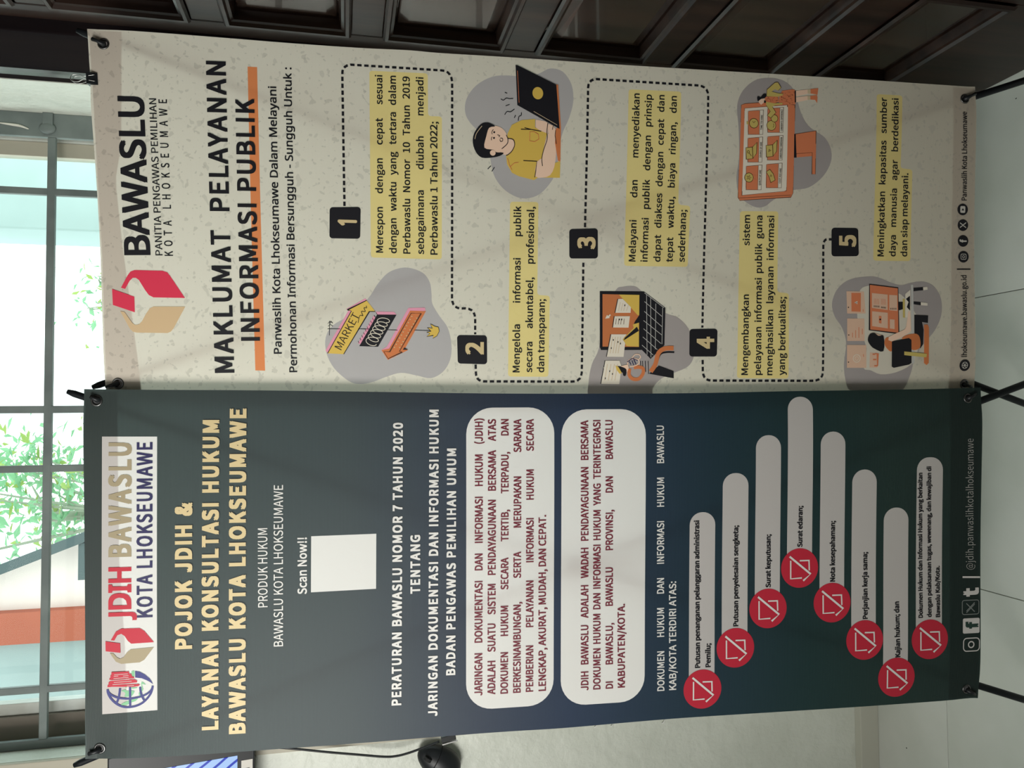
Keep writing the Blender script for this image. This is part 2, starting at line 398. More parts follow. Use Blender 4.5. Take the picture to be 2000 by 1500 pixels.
class Banner:
    def __init__(s, name, label, pose, loc):
        s.R = K @ rot(*pose[:3])                      # columns: a, b, normal-away
        s.O = CAMP+K @ Vector(pose[3:6])
        s.A, s.B, s.Nn = s.R.col[0].copy(), s.R.col[1].copy(), -s.R.col[2].copy()   # Nn faces the camera
        s.root = tag(empty(name, (s.O.x, s.O.y, 0)), label, 'banner')
        s.L = s.root.location
        s.cuts = []; s.items = {}; s.sq = False
    def loc(s, px, py):
        d = cray(px, py); n = s.R.col[2]
        P = CAMP+d*((s.O-CAMP).dot(n)/d.dot(n))-s.O
        return Vector((P.dot(s.A), P.dot(s.B)))
    def w(s, a, b):
        e = -.0035*(abs(a)/.3)**6 + .0012*math.sin(b*5.1+a*3) + .0008*math.sin(a*14+b*2.3)
        for ca, cb in ((-.29, .79), (.29, .79), (-.29, -.79), (.29, -.79)):
            d2 = (a-ca)**2+(b-cb)**2
            e += -.004*math.exp(-d2/.0012)
        return e
    def P(s, a, b, off=0):
        return s.O+s.A*a+s.B*b+s.Nn*(s.w(a, b)+off)-s.L
    def sc(s, px, py):
        return (s.loc(px, py-5)-s.loc(px, py+5)).length/10
    # -------- pieces: lists of (verts2d, faces, material, off)
    def add(s, name, vs, fs, m, z, owner=None):   # owner: per-vertex extra lift
        s.items.setdefault(name, []).append((vs, fs, m, z, owner))
    def polyl(s, name, pts, m, z=1, holes=(), cut=False, grid=True):
        """pts in local metres"""
        pts = [Vector((p[0], p[1])) for p in pts]
        if cut: s.cuts.append(pts); z = 0
        rings = [[Vector((p.x, p.y, 0)) for p in pts]]+[[Vector((p[0], p[1], 0)) for p in h] for h in holes]
        tri = tessellate_polygon(rings)
        flat = [p for r in rings for p in r]
        xs = [p.x for p in pts]; ys = [p.y for p in pts]
        ex = max(max(xs)-min(xs), max(ys)-min(ys))
        if not grid or ex < .035:
            s.add(name, [(p.x, p.y) for p in flat], [tuple(t) for t in tri], m, z); return
        bm = bmesh.new(); V = [bm.verts.new(p) for p in flat]
        for t in tri:
            try: bm.faces.new([V[i] for i in t])
            except ValueError: pass
        for ax in (0, 1):
            lo = min(p[ax] for p in flat); hi = max(p[ax] for p in flat)
            k = math.ceil(lo/.025)
            while k*.025 < hi:
                c = Vector((0, 0, 0)); c[ax] = k*.025; n = Vector((0, 0, 0)); n[ax] = 1
                bmesh.ops.bisect_plane(bm, geom=bm.verts[:]+bm.edges[:]+bm.faces[:], plane_co=c, plane_no=n, dist=1e-6)
                k += 1
        bm.verts.index_update()
        s.add(name, [(v.co.x, v.co.y) for v in bm.verts], [tuple(v.index for v in f.verts) for f in bm.faces], m, z)
        bm.free()
    def poly(s, name, T, pts, m, z=1, smooth=0, cut=False):
        ox, oy, k = T
        q = [(ox+x/k, oy+y/k) for x, y in pts]
        if smooth: q = [(v.x, v.y) for v in spline([(x, y, 0) for x, y in q], smooth, True)]
        s.polyl(name, [s.loc(*p) for p in q], m, z, cut=cut)
    def rect4(s, name, pts, r, m, z=1, cut=False, ends='all', seg=8):
        """pts px: (left_x,top_y)... two opposite px corners (x0,y0)-(x1,y1); rectangle laid square on the banner"""
        (x0, y0), (x1, y1) = pts      # y0 < y1
        c = [s.loc(x0, y0), s.loc(x1, y0), s.loc(x0, y1), s.loc(x1, y1)]
        aR = (c[0].x+c[1].x)/2; aL = (c[2].x+c[3].x)/2; bT = (c[0].y+c[2].y)/2; bB = (c[1].y+c[3].y)/2
        s.lrect(name, aL, bB, aR, bT, r*s.sc((x0+x1)/2, (y0+y1)/2), m, z, cut, seg)
    def lrect(s, name, aL, bB, aR, bT, r, m, z=1, cut=False, seg=8, hole=None):
        r = min(r, (aR-aL)/2*.999, (bT-bB)/2*.999); pts = []
        if r <= 1e-6: pts = [(aR, bT), (aL, bT), (aL, bB), (aR, bB)]
        else:
            for cx, cy, a0 in ((aR-r, bT-r, 0), (aL+r, bT-r, 90), (aL+r, bB+r, 180), (aR-r, bB+r, 270)):
                for k in range(seg+1):
                    t = math.radians(a0+90*k/seg); pts.append((cx+r*math.cos(t), cy+r*math.sin(t)))
        s.polyl(name, pts, m, z, cut=cut)
    def disc(s, name, px, py, r, m, z=1, seg=40, inner=0, ry=None, T=None, cut=False):
        if T: ox, oy, k = T; px, py, r = ox+px/k, oy+py/k, r/k; inner /= k; ry = ry/k if ry else None
        c = s.loc(px, py); q = s.sc(px, py); rr = r*q; rb = (ry or r)*q     # r: along a (px y), ry: along b (px x)
        pts = [(c.x+rr*math.cos(2*PI*k/seg), c.y+rb*math.sin(2*PI*k/seg)) for k in range(seg)]
        if inner:
            ins = inner*q
            vs = pts+[(c.x+ins*math.cos(2*PI*k/seg), c.y+ins*math.sin(2*PI*k/seg)) for k in range(seg)]
            fs = [(k, (k+1) % seg, seg+(k+1) % seg, seg+k) for k in range(seg)]
            s.add(name, vs, fs, m, z)
        else: s.polyl(name, pts, m, z, cut=cut)
    def stroke(s, name, T, pts, width, m, z=2, smooth=0, closed=False, dash=None):
        ox, oy, k = T
        q = [Vector((ox+x/k, oy+y/k, 0)) for x, y in pts]
        if smooth: q = spline(q, smooth, closed)
        elif closed: q = q+[q[0]]
        L = [s.loc(p.x, p.y) for p in q]
        w = width/k*s.sc(q[0].x, q[0].y)/2
        segs = [L]
        if dash:
            on, off = dash[0]*s.sc(q[0].x, q[0].y), dash[1]*s.sc(q[0].x, q[0].y)
            segs = []; cur = [L[0]]; rem = on; drawing = True
            for a, b in zip(L, L[1:]):
                p = a.copy(); d = (b-a).length
                while d > 1e-9:
                    st = min(rem, d); p2 = p+(b-p).normalized()*st if (b-p).length > 1e-9 else b
                    if drawing: cur.append(p2)
                    d -= st; rem -= st; p = p2
                    if rem <= 1e-9:
                        if drawing: segs.append(cur); cur = []; rem = off
                        else: cur = [p2]; rem = on
                        drawing = not drawing
            if drawing and len(cur) > 1: segs.append(cur)
        for S in segs:
            S2 = [S[0]]
            for p in S[1:]:
                if (p-S2[-1]).length > 2e-5: S2.append(p)
            if len(S2) < 2: continue
            vs = []; fs = []
            n = len(S2)
            for i, p in enumerate(S2):
                d = (S2[min(i+1, n-1)]-S2[max(i-1, 0)])
                if d.length < 1e-9: d = Vector((1, 0))
                d.normalize(); nn = Vector((-d.y, d.x))
                if closed and i in (0, n-1):
                    d = (S2[1]-S2[-2]); d.normalize(); nn = Vector((-d.y, d.x))
                f = 1
                if 0 < i < n-1:
                    d1 = (S2[i]-S2[i-1]).normalized(); n1 = Vector((-d1.y, d1.x)); cs = max(.5, n1.dot(nn)); f = 1/cs
                vs += [tuple(p+nn*w*f), tuple(p-nn*w*f)]
                if i: fs.append((2*i-2, 2*i-1, 2*i+1, 2*i))
            s.add(name, vs, fs, m, z)
    def text(s, name, body, p0, p1, cap, m, off=.02, z=2, sx=None, res=3, justify=False, shadow=None, sp=1.0, font='src', square=None):
        """baseline from p0 to p1 (px); cap = cap height in px; width fitted between p0 and p1"""
        A, Bq = s.loc(*p0), s.loc(*p1)
        d = Bq-A; ln = d.length; e = d/ln; n = Vector((-e.y, e.x))
        square = s.sq if square is None else square
        H = glyphs('H', off, res, 1.0, font, square)[0]; hh = max(v[1] for v in H)-min(v[1] for v in H); hb = min(v[1] for v in H)
        q = (s.loc(p0[0]-5, p0[1])-s.loc(p0[0]+5, p0[1])).length/10
        q2 = (s.loc(p1[0]-5, p1[1])-s.loc(p1[0]+5, p1[1])).length/10
        sy = cap*(q+q2)/2/hh
        words = body.split(' ') if justify else [body]
        G = [glyphs(wd, off, res, sp, font, square) for wd in words]
        bb = [(min(v[0] for v in g[0]), max(v[0] for v in g[0])) for g in G]
        wid = [b[1]-b[0] for b in bb]
        if justify:
            kx = sx*sy
            tot = sum(wid)*kx
            gap = (ln-tot)/max(1, len(words)-1)
            ming = .14*sy*sx
            if gap < ming and len(words) > 1:
                kx = (ln-ming*(len(words)-1))/sum(wid); gap = ming
        else: kx = ln/wid[0]; gap = 0
        x = 0
        for g, b, wd in zip(G, bb, wid):
            vs = []
            for (vx, vy) in g[0]:
                pp = A+e*(x+(vx-b[0])*kx)+n*((vy-hb)*sy)
                vs.append((pp.x, pp.y))
            if shadow:
                sm, dx, dy = shadow
                s.add(name, [(v[0]+dx, v[1]+dy) for v in vs], g[1], sm, z-.6, g[2])
            s.add(name, vs, g[1], m, z, g[2])
            x += wd*kx+gap
    def build(s, sheet_mat, outline, grommets, hems, hem_mat, parent_names=()):
        out = [s.loc(*p) for p in outline]
        holes = [c for c in s.cuts]
        for (gx, gy) in grommets:
            c = s.loc(gx, gy); holes.append([Vector((c.x+.0062*math.cos(2*PI*k/20), c.y+.0062*math.sin(2*PI*k/20))) for k in range(20)])
        s.items['_sheet'] = []
        s.polyl('_sheet', out, sheet_mat, 0, holes=[h for h in holes])
        (vs, fs, m, z, ow), = s.items.pop('_sheet')
        sheet = s.make('banner_sheet', [(vs, fs, m, 0)], s.root, uv=True)
        for h in hems:
            s.items['_h'] = []; s.polyl('_h', [s.loc(*p) for p in h], hem_mat, 0)
            (vs, fs, m, z, ow), = s.items.pop('_h')
            s.make('hem', [(vs, fs, m, -2.2)], sheet)
        for name, L in s.items.items():
            s.make(name.split('#')[0], [(a, b, c, z, o) for a, b, c, z, o in L], sheet)
        for (gx, gy) in grommets:
            c = s.loc(gx, gy); bm = bmesh.new()
            sg = 24
            prof = [(.0056, -.0008), (.0058, .0006), (.0068, .0016), (.0086, .0014), (.0094, .0002), (.0092, -.0006)]
            rings = []
            for k in range(sg):
                t = 2*PI*k/sg
                rings.append([bm.verts.new(s.P(c.x+r*math.cos(t), c.y+r*math.sin(t), z+.0002)) for r, z in prof])
            for k in range(sg):
                A_, B_ = rings[k], rings[(k+1) % sg]
                for i in range(len(prof)-1): bm.faces.new((A_[i], B_[i], B_[i+1], A_[i+1]))
            bmesh.ops.recalc_face_normals(bm, faces=bm.faces[:])
            mesh_obj('grommet', bm, gromm, sheet, True)
        s.sheet = sheet
    def make(s, name, parts, parent, uv=False):
        mats = []; verts = []; faces = []; mi = []; uvs = []
        for vs, fs, m, z, *o in parts:
            o = o[0] if o else None
            if m not in mats: mats.append(m)
            b = len(verts)
            for i_, (x, y) in enumerate(vs): verts.append(s.P(x, y, .0004*(z+(o[i_] if o else 0)))); uvs.append((x, y))
            for f in fs: faces.append(tuple(i+b for i in f)); mi.append(mats.index(m))
        me = bpy.data.meshes.new(name); me.from_pydata(verts, [], faces)
        for m in mats: me.materials.append(m)
        me.polygons.foreach_set('material_index', mi)
        # make every face look towards the camera side
        me.update()
        flip = [p.index for p in me.polygons if p.normal.dot(s.Nn) < 0]
        if flip:
            bm = bmesh.new(); bm.from_mesh(me); bm.faces.ensure_lookup_table()
            bmesh.ops.reverse_faces(bm, faces=[bm.faces[i] for i in flip]); bm.to_mesh(me); bm.free()
        if uv:
            ul = me.uv_layers.new(name='UVMap')
            for l in me.loops: ul.data[l.index].uv = uvs[l.vertex_index]
            me.shade_smooth()
        o = bpy.data.objects.new(name, me); COL.objects.link(o); o.parent = parent
        return o

pg = (-.148, .015, .001, -.306, -.104, 1.348)
pc = (-.148, .037, .001, .283*.987, -.104*.987, 1.356)
def px_(c, k=1.0): return (lin(c[0])*k, lin(c[1])*k, lin(c[2])*k)
TW = .38
whitep = mat('print_white', (.81, .77, .74), .55, .25, trans=TW, tcol=(.86, .82, .80))
ink = mat('print_black', (.012, .012, .016), .5, .3)
inkn = mat('print_navy', (.03, .028, .10), .5, .3)
inkred = mat('print_maroon', (.17, .018, .035), .5, .3)
redp = mat('print_red', (.50, .022, .045), .5, .3)
goldp = mat('print_gold', (.66, .53, .29), .5, .3)
goldd = mat('print_dull_gold', (.36, .30, .19), .5, .3)
tanp = mat('print_tan', (.66, .52, .34), .5, .3)
plainw = mat('print_lettering_white', (.72, .71, .68), .5, .3)
shadowink = mat('print_dark_outline', (.015, .02, .022), .5, .3)

# ================= green banner
G = Banner('green_banner_stand', 'dark green and navy vertical banner with gold headline on a black X-shaped stand', pg, None)
G.sq = True
T1 = (0, 0, 1)
Z2 = (150, 1050, 10/3); Z8 = (1250, 1050, 10/3); Z10 = (1550, 1050, 10/3); GL = (190, 1300, 15)
G.polyl('logo_plate', [G.loc(*p) for p in ((198, 853), (199, 1396), (307, 1387.5), (306, 853))], whitep, cut=True)
G.polyl('blank_white_square', [G.loc(*p) for p in ((608, 1047), (607.5, 1156.5), (734.5, 1149.5), (735, 1042))], whitep, cut=True)
# cube emblem
G.poly('ballot_emblem', Z2, [(187, 675), (188, 740), (285, 750), (283, 688)], redp, 2)
G.poly('ballot_emblem', Z2, [(222, 668), (255, 612), (290, 592), (410, 588), (440, 605), (503, 680), (355, 690), (333, 672), (312, 640), (290, 626), (265, 635), (245, 670)], redp, 2)
G.poly('ballot_emblem', Z2, [(215, 752), (255, 808), (290, 822), (410, 812), (440, 795), (503, 712), (352, 727), (328, 745), (305, 778), (282, 790), (262, 780), (238, 754)], goldd, 2)
# globe emblem
grn = mat('print_green', (.22, .50, .28), .5)
for pts in ([(700, 745), (830, 705), (860, 740), (1080, 740), (1040, 860), (980, 900), (800, 915), (820, 830), (790, 780)],
            [(690, 1150), (860, 1050), (1170, 965), (1120, 1040), (980, 1090), (860, 1160)],
            [(1215, 800), (1290, 770), (1250, 890), (1225, 880)], [(1290, 650), (1345, 670), (1325, 740), (1295, 760)],
            [(1010, 640), (1165, 640), (1150, 662), (1020, 680)], [(820, 580), (880, 580), (860, 650), (820, 650)],
            [(1000, 175), (1090, 160), (1090, 320), (1030, 320)], [(1290, 490), (1330, 480), (1410, 545), (1400, 560), (1330, 540), (1310, 570), (1335, 640), (1310, 650), (1290, 580)]):
    G.poly('globe_emblem', GL, pts, grn, 1.6, smooth=3)
blu = mat('print_blue', (.045, .05, .20), .5)
G.poly('globe_emblem', GL, [(1110, 155), (1250, 180), (1400, 260), (1530, 370), (1590, 450), (1635, 548), (1560, 490), (1450, 430), (1300, 370), (1110, 350)], blu, 2)
G.stroke('globe_emblem', GL, [(300, 700), (310, 800), (370, 930), (480, 1060), (620, 1160), (780, 1215), (940, 1220), (1110, 1190), (1280, 1120), (1420, 1010), (1540, 860), (1600, 730), (1625, 590)], 62, blu, 2, 5)
G.stroke('globe_emblem', GL, [(300, 700), (330, 790), (420, 870), (600, 945), (800, 970), (960, 970), (1140, 940), (1330, 890), (1480, 810), (1590, 700), (1625, 590)], 58, blu, 2.1, 5)
G.stroke('globe_emblem', GL, [(665, 670), (650, 800), (620, 960), (560, 1110)], 62, blu, 2.2, 4)
G.stroke('globe_emblem', GL, [(960, 620), (962, 1220)], 62, blu, 2.2)
G.stroke('globe_emblem', GL, [(1255, 625), (1275, 780), (1320, 920), (1390, 1040)], 62, blu, 2.2, 4)
for pts in ([(415, 190), (930, 165), (940, 230), (1000, 240), (1030, 315), (1085, 330), (1085, 370), (900, 380), (355, 420), (355, 380), (385, 370), (385, 290), (412, 280)],
            [(330, 500), (400, 440), (700, 410), (1100, 400), (1170, 440), (1165, 490), (860, 520), (500, 540), (430, 560), (860, 545), (1200, 535), (1260, 560), (1200, 600), (1050, 620), (440, 620), (300, 635), (300, 580), (330, 570)]):
    G.poly('globe_emblem', GL, pts, redp, 3)
for a_, b_ in (((500, 265), (900, 235)), ((485, 310), (620, 300)), ((760, 300), (920, 285)), ((480, 375), (920, 340)), ((380, 435), (940, 395)), ((490, 490), (1010, 450)), ((450, 555), (1100, 508)), ((870, 595), (1080, 575))):
    G.stroke('globe_emblem', GL, [a_, b_], 17, whitep, 3.6)
G.text('logo_text', 'JDIH', (257, 1211), (257, 1107), 45, redp, .035, 2, font='noto')
G.text('logo_text', 'BAWASLU', (257, 1087), (256.5, 864.5), 45, goldd, .034, 2, sp=1.08)
G.text('logo_text', 'KOTA LHOKSEUMAWE', (298.5, 1205), (297.5, 863.6), 31, inkn, .026, 2, sp=1.06)
sh = (shadowink, .0012, -.0012)
G.text('headline_text#0', 'POJOK JDIH &', (375.6, 1266.6), (375.6, 981.5), 33.5, goldp, .046, 2, res=4, shadow=sh, sp=1.09)
G.text('headline_text#1', 'LAYANAN KONSULTASI HUKUM', (426.5, 1425), (428, 820.4), 32.5, goldp, .046, 2, res=4, shadow=sh, sp=1.09)
G.text('headline_text#2', 'BAWASLU KOTA LHOKSEUMAWE', (479.5, 1432.5), (481, 798), 32.5, goldp, .046, 2, res=4, shadow=sh, sp=1.09)
G.text('subheading_text#0', 'PRODUK HUKUM', (523, 1185), (522.5, 1031), 18.5, plainw, .006)
G.text('subheading_text#1', 'BAWASLU KOTA LHOKSEUMAWE', (553, 1261.5), (553, 947), 18, plainw, .006)
G.text('subheading_text#2', 'Scan Now!!', (599.6, 1159.4), (599.6, 1049), 18, plainw, .02)
G.text('regulation_text#0', 'PERATURAN BAWASLU NOMOR 7 TAHUN 2020', (783.8, 1377), (787, 825.5), 19, plainw, .036, shadow=(shadowink, .0006, -.0006), sp=1.08)
G.text('regulation_text#1', 'TENTANG', (820.6, 1158.5), (820.6, 1044), 19, plainw, .036, shadow=(shadowink, .0006, -.0006), sp=1.08)
G.text('regulation_text#2', 'JARINGAN DOKUMENTASI DAN INFORMASI HUKUM', (854.3, 1398.6), (857, 800), 18.3, plainw, .036, shadow=(shadowink, .0006, -.0006), sp=1.08)
G.text('regulation_text#3', 'BADAN PENGAWAS PEMILIHAN UMUM', (889.2, 1318), (891, 875.6), 18, plainw, .036, shadow=(shadowink, .0006, -.0006), sp=1.08)
G.rect4('text_panel', ((910.5, 796), (1082, 1382.5)), 51, whitep, cut=True)
G.rect4('text_panel#2', ((1096, 799.4), (1260.5, 1375)), 50, whitep, cut=True)
kx = .88
for body, x0_, y0_, x1_, y1_, cp in (
    ('JARINGAN DOKUMENTASI DAN INFORMASI HUKUM (JDIH)', 942, 1358.4, 943, 817.4, 15.6),
    ('ADALAH SUATU SISTEM PENDAYAGUNAAN BERSAMA ATAS', 967.5, 1356, 968.6, 818.6, 15.6),
    ('DOKUMEN HUKUM SECARA TERTIB, TERPADU, DAN', 992.2, 1354.5, 993.4, 818.6, 15),
    ('BERKESINAMBUNGAN, SERTA MERUPAKAN SARANA', 1017, 1353, 1018, 818.4, 15),
    ('PEMBERIAN PELAYANAN INFORMASI HUKUM SECARA', 1041.6, 1351, 1042.4, 818.4, 14.8),
    ('JDIH BAWASLU ADALAH WADAH PENDAYAGUNAAN BERSAMA', 1149.6, 1348.5, 1148.8, 821, 15),
    ('DOKUMEN HUKUM DAN INFORMASI HUKUM YANG TERINTEGRASI', 1173.2, 1346.5, 1172.8, 820.5, 14.6),
    ('DI BAWASLU, BAWASLU PROVINSI, DAN BAWASLU', 1197.6, 1345, 1196.6, 820.5, 14.6)):
    G.text('panel_text#%d' % int(x0_), body, (x0_, y0_), (x1_, y1_), cp, inkred, .022, 2, sx=kx, justify=True)
G.text('panel_text#L', 'LENGKAP, AKURAT, MUDAH, DAN CEPAT.', (1066.5, 1349.4), (1066.2, 1005.5), 14.8, inkred, .022)
G.text('panel_text#K', 'KABUPATEN/KOTA.', (1221, 1343), (1220.8, 1179.6), 14.4, inkred, .022)
G.text('list_heading_text#0', 'DOKUMEN HUKUM DAN INFORMASI HUKUM BAWASLU', (1298, 1349.4), (1296.5, 831), 14, plainw, .018, sx=.87, justify=True)
G.text('list_heading_text#1', 'KAB/KOTA TERDIRI ATAS:', (1321, 1347.6), (1321, 1135.5), 13.8, plainw, .018)
bars = [(1346.4, 1396.4, 1000.4, 1372.4, 1346.4), (1410.8, 1461, 924, 1436.6, 1265.4), (1475.6, 1524.5, 850, 1500.5, 1188.6), (1538.6, 1587.5, 775, 1562.3, 1109.7),
        (1602, 1650, 843, 1625.3, 1177), (1663.4, 1711, 917, 1688, 1249.5), (1725, 1773, 991.4, 1750, 1322.4), (1789, 1839.5, 893, 1814.6, 1248)]
for i, (xa, xb, yt, cx, cy) in enumerate(bars):
    G.rect4('list_bar#%d' % i, ((xa, yt), (xb, cy+26)), 25, whitep, 1)
    nm = 'check_icon#%d' % i
    G.disc(nm, cx, cy, 38.5, redp, 2, 48)
    T = (cx, cy, 10/3)
    G.stroke(nm, T, [(-59, -48), (-59, 70), (14, 64)], 9, plainw, 3)
    G.stroke(nm, T, [(0, -48), (60, -50), (62, 15)], 9, plainw, 3)
    G.stroke(nm, T, [(-66, -75), (70, 38), (22, 82)], 13, plainw, 3.4)
for body, p0, p1, cp in (
    ('Putusan penanganan pelanggaran administrasi', (1367.6, 1304.4), (1365.6, 1016.6), 10.2),
    ('Pemilu;', (1388, 1303), (1388, 1257), 10.2), ('Putusan penyelesaian sengketa;', (1442.2, 1223.4), (1442, 1026.5), 10),
    ('Surat keputusan;', (1505.6, 1147.5), (1505.4, 1044), 9.8), ('Surat edaran;', (1567.4, 1068.5), (1567.6, 988.4), 9.8),
    ('Nota kesepahaman;', (1631, 1136), (1631, 1017.5), 9.8), ('Perjanjian kerja sama;', (1694, 1208.4), (1694, 1078.5), 9.8),
    ('Kajian hukum; dan', (1757, 1282.5), (1755, 1174.5), 9.8),
    ('Dokumen Hukum dan Informasi Hukum yang berkaitan', (1801, 1206), (1800.8, 923.6), 8.6),
    ('dengan pelaksanaan tugas, wewenang, dan kewajiban di', (1818, 1204.5), (1817.8, 911), 8.6), ('Bawaslu Kab/Kota.', (1834.6, 1204.5), (1834.4, 1105), 8.6)):
    G.text('list_text#%d' % int(p0[0]), body, p0, p1, cp, ink, .03, 3)
# social icons
fw = mat('print_faded_white', (.62, .60, .58), .5)
def rring(B, name, x0, y0, x1, y1, r, w, m, z=2):
    k = B.sc((x0+x1)/2, (y0+y1)/2)
    a_, b_ = B.loc(x0, y1), B.loc(x1, y0)
    aL, bT, aR, bB = a_.x, a_.y, b_.x, b_.y
    def rp(d, rr):
        L = []
        for cx, cy, a0 in ((aR-rr-d, bT-rr-d, 0), (aL+rr+d, bT-rr-d, 90), (aL+rr+d, bB+rr+d, 180), (aR-rr-d, bB+rr+d, 270)):
            for q in range(7):
                t = math.radians(a0+15*q); L.append((cx+rr*math.cos(t), cy+rr*math.sin(t)))
        return L
    o = rp(0, r*k); i = rp(w*k, max(.2*k, (r-w)*k)); n = len(o)
    B.add(name, o+i, [(q, (q+1) % n, n+(q+1) % n, n+q) for q in range(n)], m, z)
rring(G, 'social_icon', 1879, 1243.5, 1912, 1272.6, 8, 2, fw)
G.disc('social_icon', 1895, 1258, 7, fw, 2, 24, inner=4.6)
G.rect4('social_icon#2', ((1879, 1206.6), (1911.5, 1236)), 3, fw, 1.5)
G.text('social_icon#2', 'f', (1909, 1226), (1909, 1212), 23, mat('print_deep_green', (.02, .05, .04), .5), .06, 2.2)
dimw = mat('print_dim_grey', (.20, .22, .21), .5)
rring(G, 'social_icon#3', 1877, 1170, 1911, 1200.6, 5, 1.6, dimw)
G.stroke('social_icon#3', T1, [(1886, 1193), (1902, 1176)], 1.8, dimw, 2); G.stroke('social_icon#3', T1, [(1886, 1196), (1902, 1179)], 1.8, dimw, 2); G.stroke('social_icon#3', T1, [(1902, 1194), (1886, 1178)], 1.8, dimw, 2)
G.text('social_icon#4', 't', (1910, 1163.5), (1910, 1146.5), 31, fw, .05, 2)
G.stroke('social_icon#5', T1, [(1879, 1126.8), (1913, 1126.8)], 3.6, fw, 2)
G.text('account_text', '@jdih.panwaslihkotalhokseumawe', (1900.4, 1112), (1900.2, 856.4), 14, mat('print_grey_lettering', (.38, .38, .36), .5), -.004, 2)

# green sheet material: vertical gradient of ink, translucent cloth
def grad_mat(name, stops, b0, b1, trans, speck=False):
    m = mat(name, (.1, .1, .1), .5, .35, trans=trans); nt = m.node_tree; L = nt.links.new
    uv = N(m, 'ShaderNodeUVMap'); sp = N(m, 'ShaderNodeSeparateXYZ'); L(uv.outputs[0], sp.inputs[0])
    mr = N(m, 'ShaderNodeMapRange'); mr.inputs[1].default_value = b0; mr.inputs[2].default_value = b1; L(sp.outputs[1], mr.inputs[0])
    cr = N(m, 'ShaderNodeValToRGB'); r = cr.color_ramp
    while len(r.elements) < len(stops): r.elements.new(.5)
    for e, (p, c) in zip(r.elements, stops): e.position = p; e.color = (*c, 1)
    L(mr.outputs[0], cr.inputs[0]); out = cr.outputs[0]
    if speck:
        for (sc_, th, wd, col) in ((80, .635, .025, (.58, .53, .45)), (55, .655, .025, (.62, .57, .49)), (150, .68, .025, (.54, .50, .43))):
            mp = N(m, 'ShaderNodeMapping'); mp.inputs['Location'].default_value = (sc_*.37, sc_*.11, 0); L(uv.outputs[0], mp.inputs[0])
            no = N(m, 'ShaderNodeTexNoise', i_Scale=float(sc_), i_Detail=1.5, i_Roughness=.5, i_Distortion=.25); L(mp.outputs[0], no.inputs['Vector'])
            m2 = N(m, 'ShaderNodeMapRange'); m2.inputs[1].default_value = th; m2.inputs[2].default_value = th+wd; L(no.outputs['Fac'], m2.inputs[0])
            ml = N(m, 'ShaderNodeMath', operation='MULTIPLY'); ml.inputs[1].default_value = .55; L(m2.outputs[0], ml.inputs[0])
            mx = N(m, 'ShaderNodeMix', data_type='RGBA'); mx.inputs['B'].default_value = (*col, 1)
            L(ml.outputs[0], mx.inputs['Factor']); L(out, mx.inputs['A']); out = mx.outputs['Result']
    # woven canvas ribs
    wv = N(m, 'ShaderNodeTexWave', wave_type='BANDS', bands_direction='Y'); wv.inputs['Scale'].default_value = 130; wv.inputs['Distortion'].default_value = .4
    L(uv.outputs[0], wv.inputs['Vector'])
    bp_ = N(m, 'ShaderNodeBump', i_Strength=.12, i_Distance=.0006); L(wv.outputs['Fac'], bp_.inputs['Height'])
    b = nt.nodes['Principled BSDF']; L(bp_.outputs[0], b.inputs['Normal'])
    L(out, b.inputs['Base Color'])
    t = [n for n in nt.nodes if n.type == 'BSDF_TRANSLUCENT'][0]; L(out, t.inputs[0])
    return m
gm = grad_mat('green_navy_banner_cloth', [(0, (.024, .042, .038)), (.12, (.024, .046, .042)), (.22, (.018, .042, .044)), (.34, (.018, .038, .055)), (.50, (.026, .042, .080)), (.60, (.038, .050, .078)), (.74, (.054, .070, .076)), (1, (.056, .076, .072))], -.8, .8, .40)
def curve2(pts, n=4): return [(v.x, v.y) for v in spline([(x, y, 0) for x, y in pts], n)][:-1]
go = (curve2([(163, 1487), (166, 1350), (166, 1200), (165, 1080), (163, 960), (161, 850), (160, 760)]) +
      curve2([(160, 760), (300, 761.5), (500, 762.5), (700, 765), (950, 768.5), (1150, 769), (1350, 768), (1550, 764), (1700, 762), (1850, 759), (1920, 757)]) +
      curve2([(1920, 757), (1917, 900), (1914.5, 1100), (1914, 1250), (1914, 1366)]) +
      curve2([(1914, 1366), (1880, 1367), (1700, 1380), (1550, 1390), (1350, 1403), (1250, 1411), (1100, 1424), (1000, 1430), (900, 1437), (700, 1453), (500, 1467.5), (400, 1475), (300, 1481), (220, 1485), (163, 1487)]))
hemm = mat('hem_backing', (.10, .10, .10), .7)
G.build(gm, go, [(185.5, 783), (192, 1465.5), (1893, 778), (1890, 1347)],
        [[(166, 1484), (166, 1200), (163, 960), (163, 764), (227, 765), (229, 900), (233, 1100), (243, 1250), (248, 1400), (245, 1482)],
         [(1856, 762), (1917, 760), (1914, 900), (1911, 1100), (1911, 1362), (1853, 1366)]], hemm)

# ================= cream banner
C = Banner('cream_banner_stand', 'cream speckled vertical banner with five numbered yellow text blocks on a black X-shaped stand', pc, None)
C1 = (150, 40, 10/3); C2 = (150, 400, 10/3); C3 = (550, 90, 30/7); C4 = (550, 430, 30/7); C5 = (850, 100, 30/7); C6 = (850, 430, 30/7)
D1 = (1150, 130, 5); D2 = (1150, 500, 5); D3 = (1400, 130, 5); D4 = (1400, 500, 5); D5 = (1650, 130, 30/7); D6 = (1620, 480, 5); D7 = (1400, 380, 5); D8 = (1150, 380, 5)
yel = mat('print_highlight_yellow', (.90, .72, .30), .55, .25, trans=.38, tcol=(.90, .72, .30))
ora = mat('print_orange', (.82, .27, .10), .55, .25, trans=.3)
blob = mat('print_blob_grey', (.50, .46, .46), .55, .25, trans=.36)
skin = mat('print_skin', (.90, .64, .48), .55); mus = mat('print_mustard', (.72, .50, .10), .55); pinkp = mat('print_pink', (.78, .33, .45), .55)
